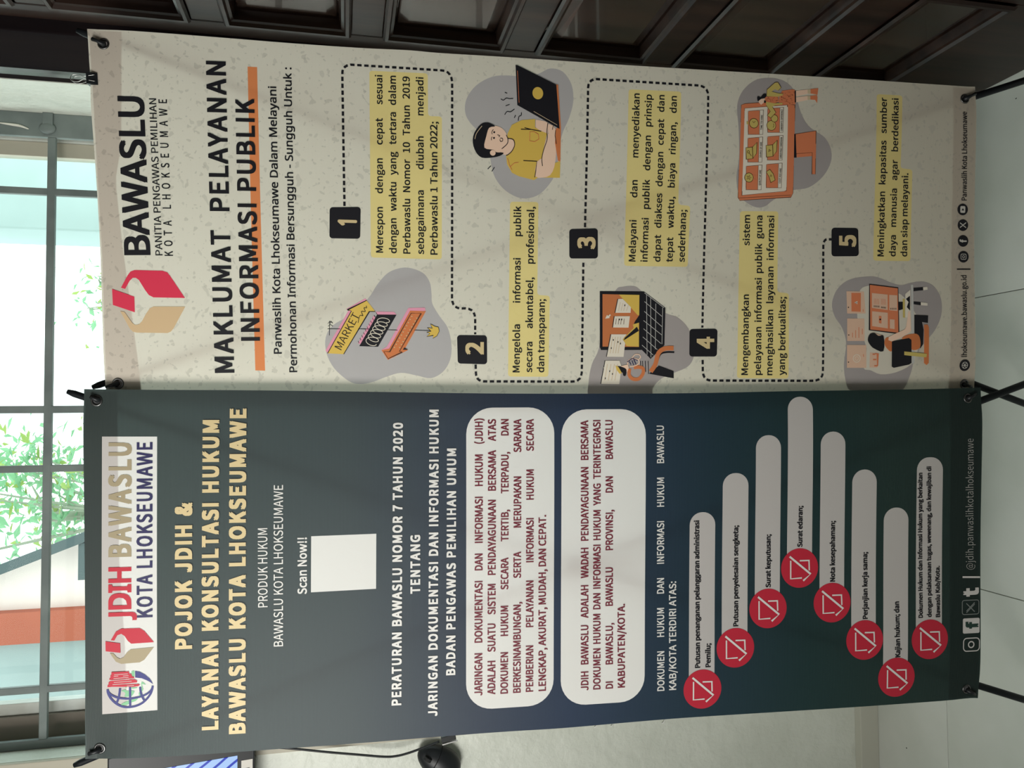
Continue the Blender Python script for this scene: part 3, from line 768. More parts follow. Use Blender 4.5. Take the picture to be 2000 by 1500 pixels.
creamp = mat('print_pale_cream', (.80, .74, .62), .55); peach = mat('print_peach', (.74, .50, .36), .55); dora = mat('print_brick_orange', (.70, .22, .10), .55)
oliv = mat('print_olive_yellow', (.60, .48, .14), .55); brn = mat('print_brown_line', (.10, .04, .02), .55)
red2 = mat('print_emblem_red', (.72, .04, .09), .5, .3); tan2 = mat('print_emblem_tan', (.66, .48, .28), .5, .3)
# emblem
C.poly('ballot_emblem', C2, [(230, 548), (235, 652), (378, 700), (375, 598)], red2, 2)
C.poly('ballot_emblem', C2, [(288, 540), (330, 462), (350, 435), (378, 425), (560, 430), (590, 440), (612, 468), (705, 607), (500, 603), (470, 588), (445, 555), (405, 490), (385, 476), (365, 476), (345, 495), (315, 548)], red2, 2)
C.poly('ballot_emblem', C2, [(283, 693), (345, 805), (365, 826), (390, 832), (590, 835), (612, 826), (630, 805), (707, 663), (500, 662), (475, 675), (450, 710), (425, 757), (405, 778), (380, 782), (360, 768), (310, 697)], tan2, 2)
C.text('logo_text', 'BAWASLU', (294.6, 498.4), (280.5, 188), 51.5, ink, .034, res=5)
C.text('logo_text', 'PANITIA PENGAWAS PEMILIHAN', (318, 499), (304.5, 192), 14, ink, .012)
C.text('logo_text', 'KOTA LHOKSEUMAWE', (338.4, 500), (325.5, 193.6), 16.5, ink, .018, sp=1.38)
C.text('title_text#0', 'MAKLUMAT  PELAYANAN', (458, 728), (440.5, 119.5), 38.5, ink, .034, 3, res=5, sp=1.06)
C.text('title_text#1', 'INFORMASI PUBLIK', (508, 665.6), (496.6, 193), 37, ink, .034, 3, res=5, sp=1.06)
C.polyl('orange_underline', [C.loc(*p) for p in ((483, 129), (498.5, 723.5), (517.6, 724), (501.7, 130))], ora, cut=True)
C.text('intro_text#0', 'Panwaslih Kota Lhokseumawe Dalam Melayani', (550.6, 691), (539.5, 169), 15.8, ink, .022, font='noto')
C.text('intro_text#1', 'Permohonan Informasi Bersungguh - Sungguh Untuk :', (580.6, 727), (569, 131.6), 15.6, ink, .022, font='noto')
def numtile(i, d, x0, y0, x1, y1, dx0, dy0, dx1, dy1):
    nm = 'number_tile#%d' % i
    cx, cy = (x0+x1)/2, (y0+y1)/2; hx, hy = (x1-x0)/2, (y1-y0)/2
    rnd = random.Random(i); pts = []
    r = 6
    for sx_, sy_, a0 in ((1, 1, 0), (-1, 1, 90), (-1, -1, 180), (1, -1, 270)):
        jx, jy = rnd.uniform(-1.5, 0), rnd.uniform(-1.5, 0)
        for k in range(5):
            t = math.radians(a0+22.5*k); pts.append((cx+sx_*(hx-r+jx)+r*math.cos(t), cy+sy_*(hy-r+jy)+r*math.sin(t)))
    C.poly(nm, T1, pts, ink, 2)
    C.text(nm, d, (dx1, dy1), (dx1, dy0), dx1-dx0, goldp, .045, 3, res=6, font='noto' if d == '1' else 'src')
numtile(1, '1', 643.3, 404.5, 705, 467, 660, 430.5, 697.5, 442)
numtile(2, '2', 892.5, 654, 951.5, 711.5, 909.5, 668, 945, 692.5)
numtile(3, '3', 1111, 446, 1169, 505.5, 1128, 463, 1162.7, 487)
numtile(4, '4', 1345.6, 641.6, 1401.6, 697.8, 1361, 657.5, 1395, 681)
numtile(5, '5', 1624, 444.6, 1678, 500.8, 1639, 459, 1672, 482.6)
def arc_corner(a, c, b, n=5):   # quadratic corner
    return [((1-t)**2*a[0]+2*t*(1-t)*c[0]+t*t*b[0], (1-t)**2*a[1]+2*t*(1-t)*c[1]+t*t*b[1]) for t in [k/n for k in range(n+1)]]
DSH = (8.6, 4.9)
C.stroke('dashed_line', T1, [(673, 403)]+arc_corner((668.5, 145), (667.5, 128), (685, 126))+arc_corner((862, 137.5), (881, 138), (883, 160))+
         arc_corner((882.7, 582), (883, 602), (900, 602.5))+arc_corner((909, 602.5), (927, 603), (928, 622))+[(928, 653)], 4.6, ink, 2, dash=DSH)
C.stroke('dashed_line#2', T1, [(929, 712)]+arc_corner((929.5, 728), (930, 744.5), (945, 745))+arc_corner((1117, 745.5), (1135, 746), (1136.5, 728))+[(1139.5, 510)], 4.6, ink, 2, dash=DSH)
C.stroke('dashed_line#3', T1, [(1142.4, 444)]+arc_corner((1148.5, 172), (1149, 155), (1165, 154.5))+arc_corner((1364, 166.6), (1383, 168), (1383.5, 187))+[(1372, 640)], 4.6, ink, 2, dash=DSH)
C.stroke('dashed_line#4', T1, [(1372.6, 703)]+arc_corner((1373, 725), (1374, 743), (1390, 743.4))+arc_corner((1586, 743.8), (1606, 744), (1607, 728))+arc_corner((1608.4, 480), (1609, 467.5), (1616, 467.5))+[(1625, 467.5)], 4.6, ink, 2, dash=DSH)
def hl(nm, pts):
    """rounded highlight polygon, px"""
    q = []; n = len(pts); r = 6.0
    for i in range(n):
        p, a_, b_ = Vector(pts[i]), Vector(pts[i-1]), Vector(pts[(i+1) % n])
        u_, v_ = (a_-p).normalized()*r, (b_-p).normalized()*r
        q += arc_corner(tuple(p+u_), tuple(p), tuple(p+v_), 4)
    C.poly(nm, T1, q, yel, cut=True)
hl('highlight', [(721.3, 137.5), (724.5, 503), (862.8, 506.8), (863, 228), (836, 227), (835.5, 143)])
hl('highlight#2', [(996, 394.3), (992.5, 735.5), (1071.5, 736), (1074, 577.5), (1049.5, 576), (1051.5, 394.8)])
hl('highlight#3', [(1228, 174), (1219.5, 519), (1344, 521), (1348.5, 402), (1325, 399.5), (1331, 178.5)])
hl('highlight#4', [(1446, 412), (1440, 738.5), (1540.5, 739.5), (1541.5, 572.5), (1519, 570.5), (1521, 412.5)])
hl('highlight#5', [(1713.5, 183), (1706, 509), (1778.5, 510), (1782, 331), (1759, 328.5), (1763.5, 186)])
BX = .86
for body, p0, p1, cp, j in (
    ('Merespon dengan cepat sesuai', (748.3, 494), (746.8, 147), 14, 1), ('dengan waktu yang tertara dalam', (774.7, 495.3), (773.3, 148.3), 14, 1),
    ('Perbawaslu Nomor 10 Tahun 2019', (801.5, 496), (800.2, 150), 14, 1), ('sebagaimana diubah menjadi', (828, 497), (827, 151.4), 14, 1), ('Perbawaslu 1 Tahun 2022;', (854.6, 498), (854, 238.6), 14, 0),
    ('Mengelola informasi publik', (1015, 727.5), (1017.6, 403.3), 13.8, 1), ('secara akuntabel, profesional,', (1039.4, 727.5), (1043.2, 404.5), 13.8, 1), ('dan transparan;', (1063, 727.5), (1064.3, 584.5), 13.6, 0),
    ('Melayani dan menyediakan', (1241.4, 511), (1249.4, 183), 13.4, 1), ('informasi publik dengan prinsip', (1265, 511.4), (1273.2, 185), 13.2, 1),
    ('dapat diakses dengan cepat dan', (1290, 511.6), (1298, 186), 13, 1), ('tepat waktu, biaya ringan, dan', (1314, 512), (1322, 188), 13, 1), ('sederhana;', (1337.6, 512), (1340.5, 410), 13, 0),
    ('Mengembangkan sistem', (1461, 732.6), (1465.4, 420), 13, 1), ('pelayanan informasi publik guna', (1486.2, 732.6), (1489.6, 421), 13, 1),
    ('menghasilkan layanan informasi', (1508.6, 733), (1512.6, 421.4), 13, 1), ('yang berkualitas;', (1533, 733), (1534.6, 580), 13, 0),
    ('Meningkatkan kapasitas sumber', (1726, 501), (1732.6, 190.7), 12.4, 1), ('daya manusia agar berdedikasi', (1749, 501.2), (1755.4, 192.3), 12.2, 1), ('dan siap melayani.', (1771.4, 501.4), (1773.6, 338.8), 12.2, 0)):
    C.text('paragraph_text#%d' % int(p0[0]), body, p0, p1, cp, ink, .019, 2, sx=1.10, justify=bool(j))
# ---- footer
C.text('footer_text#0', 'lhokseumawe.bawaslu.go.id', (1887, 697), (1886.4, 538), 10.2, ink, .014)
C.text('footer_text#1', 'Panwaslih Kota Lhokseumawe', (1887.4, 391.8), (1888, 218.7), 10, ink, .014)
C.stroke('footer_text', T1, [(1868, 526), (1894.4, 526)], 2.4, ink)
gcream = mat('print_icon_cream', (.62, .60, .55), .5)
for k, (x, y) in enumerate(((1883.6, 713.4), (1881, 501.6), (1880.5, 470.7), (1880.3, 439.9), (1879.8, 409.3))):
    nm = 'footer_icon#%d' % k
    C.disc(nm, x, y, 11.4, ink, 1.5, 32)
    if k == 0:
        C.disc(nm, x, y, 6.6, gcream, 2.2, 24, inner=5.6)
        for a_ in (0, 60, 120):
            t = math.radians(a_); C.stroke(nm, T1, [(x-6*math.cos(t), y-6*math.sin(t)), (x+6*math.cos(t), y+6*math.sin(t))], 1.1, gcream, 2.2)
    if k == 1:
        rring(C, nm, x-5.6, y-5.6, x+5.6, y+5.6, 3, 1.1, gcream, 2.2); C.disc(nm, x, y, 2.8, gcream, 2.2, 16, inner=1.8)
    if k == 2: C.text(nm, 'f', (x+7, y+3), (x+7, y-3.2), 13, gcream, .05, 2.2)
    if k == 3: C.text(nm, 'X', (x+6, y+6), (x+6, y-6), 12, gcream, 0, 2.2)
    if k == 4:
        C.rect4(nm, ((x-4.8, y-6.6), (x+4.8, y+6.6)), 2.4, gcream, 2.2); C.poly(nm, T1, [(x-2.6, y+2), (x+2.6, y+2), (x, y-2.6)], ink, 2.8)
# ---- grey blobs
C.poly('blob', C4, [(1060, 398), (1180, 440), (1240, 520), (1255, 620), (1262, 700), (1320, 800), (1390, 900), (1422, 1040), (1410, 1170), (1350, 1270), (1250, 1322), (1130, 1300), (1000, 1278), (880, 1310), (760, 1355), (650, 1372), (560, 1345), (440, 1240), (375, 1110), (370, 980), (430, 880), (560, 800), (720, 660), (800, 540), (880, 450), (960, 410)], blob, smooth=4, cut=True)
C.poly('blob#2', C5, [(620, 202), (480, 212), (345, 285), (262, 400), (252, 520), (300, 610), (390, 700), (445, 800), (465, 930), (500, 1060), (590, 1170), (720, 1232), (850, 1210), (950, 1120), (1010, 1000), (1055, 720), (1120, 560), (1155, 420), (1142, 280), (1070, 170), (965, 142), (870, 185), (760, 215)], blob, smooth=4, cut=True)
C.poly('blob#3', D2, [(260, 340), (330, 300), (440, 292), (510, 335), (640, 470), (760, 560), (870, 600), (970, 700), (1030, 860), (1025, 990), (970, 1080), (840, 1140), (710, 1200), (630, 1290), (600, 1390), (300, 1420), (20, 1390), (0, 1240), (30, 1060), (100, 900), (130, 620)], blob, 1, smooth=4)
C.poly('blob#4', D3, [(510, 105), (380, 130), (260, 230), (200, 380), (212, 600), (218, 880), (192, 1080), (215, 1240), (280, 1320), (390, 1375), (480, 1360), (560, 1300), (740, 1210), (900, 1180), (1040, 1070), (1115, 930), (1112, 800), (1050, 690), (960, 630), (880, 560), (820, 440), (785, 310), (740, 200), (640, 125)], blob, 1, smooth=4)
C.poly('blob#5', D6, [(370, 300), (200, 330), (80, 420), (25, 560), (50, 690), (120, 800), (160, 950), (140, 1150), (155, 1300), (215, 1420), (450, 1450), (700, 1420), (790, 1250), (830, 1090), (920, 950), (1020, 830), (1085, 680), (1085, 520), (1020, 400), (920, 350), (800, 360), (700, 385), (600, 360), (480, 310)], blob, 1, smooth=4)
# ---- signpost picture
S = 'signpost_picture'
C.stroke(S, C4, [(385, 910), (490, 910)], 5, ink, 2); C.stroke(S, C4, [(640, 910), (730, 912)], 5, ink, 2); C.stroke(S, C4, [(880, 918), (970, 920)], 5, ink, 2); C.stroke(S, C4, [(1110, 920), (1240, 925)], 5, ink, 2)
C.stroke(S, C4, [(400, 965), (403, 850)], 5, ink, 2)
for dx in (0, 14): C.stroke(S, C4, [(388+dx, 868), (403+dx, 846), (428, 862)], 4, ink, 2)
C.stroke(S, C4, [(390, 890), (405, 872), (430, 888)], 4, ink, 2)
C.poly(S, C4, [(368, 1090), (560, 755), (540, 745), (700, 655), (715, 670), (600, 760), (390, 1118)], pinkp, 1.6)
C.poly(S, C4, [(385, 1115), (585, 760), (550, 752), (712, 672), (785, 765), (735, 765), (520, 1122)], mus, 2)
C.stroke(S, C4, [(385, 1115), (585, 760), (550, 752), (712, 672)], 6, ink, 2.5); C.stroke(S, C4, [(785, 765), (735, 765), (520, 1122)], 6, ink, 2.5)
a0, a1 = C.loc(550+515/(30/7), 430+1085/(30/7)), C.loc(550+640/(30/7), 430+830/(30/7))
C.text(S, 'MARKET', (550+500/(30/7), 430+1090/(30/7)), (550+655/(30/7), 430+800/(30/7)), 15, ink, -.004, 3)
C.stroke(S, C4, [(640, 860), (655, 800), (680, 800), (668, 765), (700, 765), (690, 735), (712, 735), (708, 718)], 5, ink, 3, 4)
C.poly(S, C4, [(790, 765), (940, 768), (962, 790), (800, 790)], pinkp, 1.6)
C.poly(S, C4, [(650, 1055), (800, 790), (962, 792), (808, 1060)], ink, 2)
for k in range(11):
    t = k/10; x, y = 650+150*t, 1030-240*t; C.stroke(S, C4, [(x, y), (x-10, y-18)], 4, ink, 2)
C.poly(S, C4, [(640, 1030), (770, 800), (785, 815), (660, 1040)], pinkp, 1.5)
hx = []
for k in range(90):
    t = k/89; ph = t*2*PI*6.2
    bxx, byy = 745+115*t, 1030-200*t
    hx.append((bxx+48*math.cos(ph), byy+26*math.sin(ph)+8*math.cos(ph)))
C.stroke(S, C4, hx, 5, creamp, 3)
C.poly(S, C4, [(835, 1085), (880, 1060), (1060, 735), (1200, 732), (1205, 760), (1080, 760), (900, 1085)], pinkp, 1.6)
C.poly(S, C4, [(835, 1088), (900, 1075), (1075, 758), (1208, 762), (1030, 1080), (1058, 1088), (890, 1170)], ora, 2)
C.poly(S, C4, [(1028, 1065), (1058, 1085), (1015, 1085)], ink, 3)
C.stroke(S, C4, [(855, 1100), (905, 1102), (1085, 778), (1168, 780), (985, 1100), (1010, 1105), (892, 1160)], 6, brn, 2.6, closed=True)
for k in range(11):
    t = k/10
    for x, y in ((945+145*t, 1065-260*t), (988+145*t, 1065-245*t)): C.disc(S, x, y, 5, goldp, 3, 8, T=C4)
C.poly(S, C4, [(1215, 975), (1240, 950), (1215, 940), (1250, 930), (1220, 900), (1260, 905), (1245, 868), (1285, 890), (1312, 895), (1320, 930), (1300, 970), (1265, 990), (1270, 965)], mus, 2)
C.stroke(S, C4, [(1215, 975), (1240, 950), (1215, 940), (1250, 930), (1220, 900), (1260, 905), (1245, 868), (1285, 890), (1312, 895), (1320, 930), (1300, 970), (1265, 990), (1270, 965)], 4, ink, 2.6, closed=True)
# ---- man with a laptop
S = 'man_with_laptop_picture'
C.poly(S, C5, [(840, 575), (920, 590), (945, 605), (940, 700), (880, 680), (840, 640)], skin, 2)
C.poly(S, C5, [(605, 690), (640, 620), (720, 580), (835, 570), (835, 640), (880, 670), (935, 690), (905, 820), (895, 900), (950, 960), (1045, 920), (1042, 1062), (860, 1060), (825, 1082), (700, 1050), (640, 1020), (600, 950), (590, 870)], mus, 2.2)
C.poly(S, C5, [(600, 735), (640, 740), (662, 770), (655, 810), (610, 870), (560, 860), (520, 800)], skin, 2.6, smooth=3)
C.poly(S, C5, [(450, 640), (500, 628), (560, 650), (600, 705), (605, 760), (585, 810), (540, 850), (510, 880), (470, 860), (410, 810), (425, 720)], skin, 3, smooth=3)
C.poly(S, C5, [(500, 632), (440, 600), (380, 615), (325, 690), (313, 770), (340, 850), (390, 895), (470, 895), (540, 880), (570, 855), (510, 850), (485, 830), (410, 812), (425, 720), (450, 645)], ink, 3.6, smooth=3)
C.disc(S, 480, 855, 24, skin, 4.2, 20, T=C5)
C.stroke(S, C5, [(330, 740), (345, 690), (390, 630)], 5, tanp, 4.4, 4)
C.disc(S, 492, 683, 8, ink, 4.2, 12, T=C5); C.disc(S, 490, 731, 8, ink, 4.2, 12, T=C5)
C.stroke(S, C5, [(475, 700), (472, 680), (485, 660)], 5, ink, 4.2, 3); C.stroke(S, C5, [(470, 750), (468, 735), (475, 722)], 5, ink, 4.2, 3)
C.stroke(S, C5, [(518, 705), (538, 712), (530, 722)], 5, ink, 4.2, 3)
C.stroke(S, C5, [(540, 735), (560, 735), (562, 755), (545, 760)], 5, ink, 4.2, 3, True)
C.stroke(S, C5, [(592, 705), (606, 740), (600, 780), (555, 822)], 6, ink, 4.2, 4)
C.stroke(S, C5, [(605, 735), (650, 745), (662, 790), (640, 840), (605, 872), (590, 875)], 6, ink, 4.2, 4)
C.poly(S, C5, [(940, 700), (1000, 650), (1005, 780), (1010, 860), (995, 970), (960, 1040), (900, 1060), (835, 1050), (848, 930), (890, 900), (905, 820)], skin, 3, smooth=2)
C.poly(S, C5, [(985, 625), (1010, 665), (980, 680), (945, 690), (940, 610)], skin, 3)
C.stroke(S, C5, [(940, 605), (932, 680), (935, 740), (905, 830), (890, 900), (895, 965)], 6, ink, 4, 4)
C.stroke(S, C5, [(735, 920), (848, 926), (840, 1000), (830, 1060)], 6, ink, 4)
C.stroke(S, C5, [(715, 658), (800, 660), (885, 675)], 6, ink, 4); C.stroke(S, C5, [(745, 645), (810, 662)], 5, ink, 4)
C.stroke(S, C5, [(790, 680), (788, 755), (830, 762), (865, 740), (860, 700), (825, 678)], 4, dora, 4, closed=True)
C.stroke(S, C5, [(603, 900), (620, 960), (640, 998)], 4, dora, 4); C.stroke(S, C5, [(628, 970), (660, 940), (695, 935)], 4, dora, 4)
C.poly(S, C5, [(1005, 280), (1028, 282), (1050, 640), (1045, 925), (1025, 922), (1000, 770), (1008, 650), (1035, 640)], ora, 3.4)
C.poly(S, C5, [(672, 115), (690, 118), (1012, 282), (1038, 655), (685, 455)], ink, 4.6)
C.disc(S, 857, 355, 52, mus, 5.2, 28, ry=46, T=C5)
C.stroke(S, C5, [(688, 165), (700, 435)], 4, dora, 5.2); C.stroke(S, C5, [(822, 508), (1018, 622)], 4, tanp, 5.2)
C.stroke(S, C5, [(1005, 665), (1000, 710), (1010, 780)], 5, ink, 5)
C.stroke(S, C5, [(985, 628), (978, 662)], 5, ink, 5)
C.stroke(S, C5, [(548, 402), (570, 412), (595, 395), (620, 400), (652, 398)], 7, ink, 2.4, 4); C.stroke(S, C5, [(580, 535), (600, 508), (630, 510), (662, 486)], 7, ink, 2.4, 4)
C.stroke(S, C5, [(693, 585), (700, 550), (718, 540), (720, 515)], 7, ink, 2.4, 4)
for a_, b_ in (((582, 347), (602, 354)), ((588, 460), (622, 448)), ((672, 538), (660, 562)), ((438, 990), (465, 962)), ((472, 1010), (495, 974))): C.stroke(S, C5, [a_, b_], 7, ink, 2.4)
# ---- laptop and seated woman
S = 'laptop_documents_picture'
C.poly(S, D2, [(108, 342), (540, 345), (750, 505), (740, 870), (605, 1005), (520, 918), (120, 918), (108, 890)], ink, 2)
C.poly(S, D2, [(135, 372), (495, 380), (490, 888), (135, 885)], ora, 2.5)
C.poly(S, D2, [(295, 376), (495, 380), (493, 575), (480, 580)], mus, 3); C.poly(S, D2, [(490, 640), (430, 670), (440, 700), (330, 815), (370, 880), (490, 886)], mus, 3)
C.poly(S, D2, [(495, 575), (450, 640), (440, 665), (495, 650)], ink, 3.3); C.poly(S, D2, [(470, 690), (350, 800), (340, 825), (490, 730)], ink, 3.3)
for q in ([(283, 420), (330, 418), (412, 500), (408, 555), (255, 555)], [(248, 588), (402, 588), (388, 700), (232, 698)], [(215, 765), (370, 765), (330, 815), (355, 850), (340, 985), (172, 983)], [(158, 1022), (300, 1022), (320, 1080), (300, 1252), (118, 1248)]):
    C.poly(S, D2, q, creamp, 3.6); C.stroke(S, D2, [q[0], q[-1]], 8, ink, 3.9)
for x in (290, 315, 340, 368): C.stroke(S, D2, [(x+18, 450+(x-290)*.4), (x, 535)], 5, tanp, 4)
for x in (262, 288, 312, 340): C.stroke(S, D2, [(x+6, 612), (x, 668)], 5, brn, 4)
for x in (212, 240, 265, 290): C.stroke(S, D2, [(x+20, 790), (x-4, 950)], 6, tanp, 4)
for x in (160, 195, 228, 260): C.stroke(S, D2, [(x+22, 1055), (x-4, 1215)], 6, tanp, 4)
for x, y in ((300, 620), (322, 620), (240, 820), (285, 840), (220, 900), (310, 855), (205, 1125), (232, 1152), (162, 1195), (352, 482)): C.stroke(S, D2, [(x, y-8), (x-1, y+8)], 9, ink, 4.3)
C.poly(S, D2, [(160, 612), (178, 575), (190, 585), (208, 567), (215, 580), (200, 595), (205, 605)], creamp, 3.6)
gl_ = mat('print_keyboard_line', (.55, .55, .53), .5)
for a_, b_ in (((565, 375), (570, 965)), ((605, 400), (608, 990)), ((655, 465), (650, 910)), ((722, 505), (715, 860)), ((545, 360), (735, 505)), ((545, 445), (715, 590)), ((542, 540), (715, 690)), ((535, 630), (712, 770)), ((535, 710), (705, 855)), ((528, 790), (670, 915)), ((520, 870), (630, 968))):
    C.stroke(S, D2, [a_, b_], 5, gl_, 3)
C.poly(S, D2, [(590, 1150), (685, 1070), (830, 1125), (832, 1195)], ink, 3)
C.stroke(S, D2, [(640, 1120), (668, 1040), (700, 960), (760, 940), (835, 940)], 16, ink, 3.2, 4)
C.stroke(S, D2, [(605, 1130), (650, 1060), (680, 950), (740, 905), (828, 900)], 44, ora, 3.6, 4)
C.stroke(S, D2, [(400, 1100), (395, 1160), (430, 1200), (490, 1200), (530, 1150), (530, 1100), (490, 1085), (440, 1090)], 34, ora, 3.2, 4)
C.stroke(S, D2, [(385, 1060), (380, 1030), (420, 1005), (480, 1010), (490, 1050), (440, 1075), (400, 1080)], 10, skin, 3.4, 4)
C.stroke(S, D2, [(420, 1000), (450, 965), (490, 962), (505, 990), (480, 1015)], 9, skin, 3.4, 4)
for a_, b_ in (((375, 1035), (425, 1000)), ((425, 1000), (478, 1020)), ((395, 1030), (412, 1062)), ((420, 1020), (438, 1065)), ((440, 1015), (462, 1060))): C.stroke(S, D2, [a_, b_], 8, inkn, 3.8)
for x in (505, 525, 552, 580): C.stroke(S, D2, [(x, 1025), (x+5, 1100+(x-505)*.7)], 7, ink, 3)
C.poly(S, D2, [(310, 1075), (380, 1060), (392, 1090), (375, 1135), (330, 1110)], skin, 4)
C.poly(S, D2, [(285, 1075), (330, 1085), (368, 1110), (360, 1170), (335, 1165), (330, 1140), (280, 1100)], ink, 4.4, smooth=3)
C.poly(S, D2, [(260, 1068), (290, 1085), (325, 1145), (300, 1150), (270, 1110)], mus, 4.6)
# ---- screen with six cards and a woman
S = 'screen_cards_picture'
C.poly(S, D3, [(240, 375), (280, 360), (500, 345), (765, 375), (745, 1235), (725, 1280), (225, 1308), (207, 1280)], dora, 2)
C.stroke(S, D3, [(240, 375), (275, 362), (500, 345), (765, 375), (745, 1235), (725, 1275), (225, 1308), (207, 1280)], 4, brn, 2.3, closed=True)
C.stroke(S, D3, [(210, 1285), (725, 1255)], 4, brn, 2.4)
C.poly(S, D3, [(272, 408), (690, 375), (695, 400), (680, 1205), (655, 1220), (245, 1258)], creamp, 2.6)
C.stroke(S, D3, [(272, 408), (690, 375), (680, 1215), (245, 1258)], 4, brn, 2.8, closed=True)
C.poly(S, D3, [(765, 660), (968, 628), (972, 640), (962, 1052), (928, 1052), (930, 875), (780, 888)], dora, 2.2)
C.poly(S, D3, [(755, 660), (770, 660), (778, 890), (752, 890)], ink, 2.3)
C.stroke(S, D3, [(765, 660), (968, 628), (962, 1052), (928, 1052), (930, 840), (775, 852)], 4, brn, 2.5)
cards = [(305, 430, 455, 665), (300, 695, 447, 935), (285, 968, 440, 1205), (495, 405, 652, 645), (492, 680, 645, 915), (482, 950, 637, 1185)]
names = ['TIME TO HIRE', 'SOURCE OF HIRE', 'QUALITY OF HIRE', 'CANDIDATE EXPERIENCE', 'CAREER PAGE CONVERSION', 'COST PER HIRE']
for (x0_, y0_, x1_, y1_), nm_ in zip(cards, names):
    C.poly(S, D3, [(x0_+8, y0_+4), (x1_-36, y0_), (x1_-40, y1_), (x0_+4, y1_-4), (x0_-4, y1_-24), (x0_, y0_+20)], dora, 3)
    C.stroke(S, D3, [(x0_, y0_+6), (x1_, y0_-6), (x1_-8, y1_), (x0_, y1_)], 3.4, brn, 3.3, closed=True)
    C.stroke(S, D3, [(x1_-36, y0_), (x1_-42, y1_)], 3.4, brn, 3.3)
    l = 14 if len(nm_) > 16 else 44
    C.text(S, nm_, (1400+(x1_-14)/5, 130+(y1_-l)/5), (1400+(x1_-8)/5, 130+(y0_+l)/5), 3.6, ink, .01, 3.5, res=2)
C.disc(S, 360, 555, 50, brn, 3.5, 28, T=D3); C.disc(S, 360, 555, 44, oliv, 3.8, 28, T=D3); C.stroke(S, D3, [(375, 535), (358, 550), (345, 535)], 4, brn, 4.2)
C.poly(S, D3, [(288, 535), (305, 540), (305, 568), (290, 565)], oliv, 3.8)
for ox_, oy_ in ((0, 0), (197, -22)):
    C.poly(S, D3, [(280+ox_, 795+oy_), (345+ox_, 788+oy_), (350+ox_, 900+oy_), (285+ox_, 908+oy_)], oliv, 3.8); C.stroke(S, D3, [(280+ox_, 795+oy_), (345+ox_, 788+oy_), (350+ox_, 900+oy_), (285+ox_, 908+oy_)], 5, brn, 4.1, closed=True)
    C.poly(S, D3, [(345+ox_, 788+oy_), (390+ox_, 742+oy_), (385+ox_, 850+oy_), (350+ox_, 900+oy_)], oliv, 3.8); C.stroke(S, D3, [(345+ox_, 788+oy_), (390+ox_, 742+oy_), (385+ox_, 850+oy_), (350+ox_, 900+oy_)], 5, brn, 4.1, closed=True)
C.disc(S, 305, 835, 14, brn, 4.4, 16, inner=9, T=D3); C.stroke(S, D3, [(312, 845), (335, 875)], 5, brn, 4.4)
C.stroke(S, D3, [(500, 835), (525, 820), (510, 812)], 5, brn, 4.4, closed=True)
C.disc(S, 312, 1085, 48, brn, 3.5, 28, T=D3); C.disc(S, 312, 1085, 42, oliv, 3.8, 28, T=D3)
C.stroke(S, D3, [(312+26*math.cos(t*2.513)*1, 1085+26*math.sin(t*2.513)) for t in range(5)], 4, brn, 4.2, closed=True)
C.stroke(S, D3, [(350, 1065), (385, 1070)], 9, dora, 3.9); C.stroke(S, D3, [(352, 1100), (388, 1108)], 9, dora, 3.9)
C.poly(S, D3, [(480, 1030), (515, 1005), (550, 1050), (568, 1110), (525, 1135), (510, 1080)], oliv, 3.8); C.stroke(S, D3, [(480, 1030), (515, 1005), (550, 1050), (568, 1110), (525, 1135), (510, 1080)], 5, brn, 4.1, closed=True); C.disc(S, 527, 1068, 10, brn, 4.3, 12, inner=6, T=D3)
for (x, y, r) in ((530, 577, 50), (560, 508, 38)):
    C.disc(S, x, y, r, brn, 3.6 if r > 40 else 4.2, 28, T=D3); C.disc(S, x, y, r-5, oliv, 3.9 if r > 40 else 4.5, 28, T=D3)
C.stroke(S, D3, [(548, 560), (555, 577), (545, 598)], 4, brn, 4.8, 4)
# woman
C.poly(S, D3, [(765, 235), (890, 222), (890, 265), (768, 290)], skin, 3); C.poly(S, D3, [(768, 300), (890, 285), (888, 325), (775, 350)], skin, 3)
C.poly(S, D3, [(890, 222), (918, 220), (918, 265), (890, 262)], tanp, 3.1); C.poly(S, D3, [(888, 285), (915, 288), (915, 322), (888, 325)], tanp, 3.1)
C.poly(S, D3, [(918, 218), (995, 208), (985, 275), (918, 262)], dora, 3.3); C.poly(S, D3, [(915, 285), (980, 278), (985, 300), (980, 358), (960, 325), (915, 322)], dora, 3.3)
C.poly(S, D3, [(640, 235), (740, 220), (765, 225), (768, 370), (690, 372), (605, 365), (612, 290)], dora, 3.2)
C.poly(S, D3, [(762, 235), (775, 235), (775, 350), (762, 350)], ink, 3.4)
C.poly(S, D3, [(470, 295), (600, 290), (605, 345), (560, 360), (470, 345)], dora, 4.4)
C.poly(S, D3, [(485, 290), (490, 225), (570, 155), (600, 152), (630, 205), (600, 235), (570, 220), (535, 245), (600, 262), (650, 265), (645, 280), (600, 295)], oliv, 4.8)
C.poly(S, D3, [(480, 345), (560, 360), (640, 355), (640, 372), (570, 378), (540, 395), (575, 450), (525, 505), (490, 480), (520, 440), (480, 380)], oliv, 4.8)
C.stroke(S, D3, [(485, 290), (490, 225), (570, 155), (600, 152), (630, 205), (600, 235)], 4, brn, 5); C.stroke(S, D3, [(480, 380), (520, 440), (490, 480), (525, 505), (575, 450), (540, 395)], 4, brn, 5)
C.poly(S, D3, [(410, 318), (465, 305), (470, 345), (430, 375), (408, 350)], skin, 4.6)
C.poly(S, D3, [(393, 300), (405, 290), (425, 300), (455, 268), (480, 270), (482, 290), (465, 310), (430, 318), (400, 340)], ink, 5, smooth=3); C.poly(S, D3, [(460, 330), (480, 335), (475, 358), (458, 355)], ink, 5)
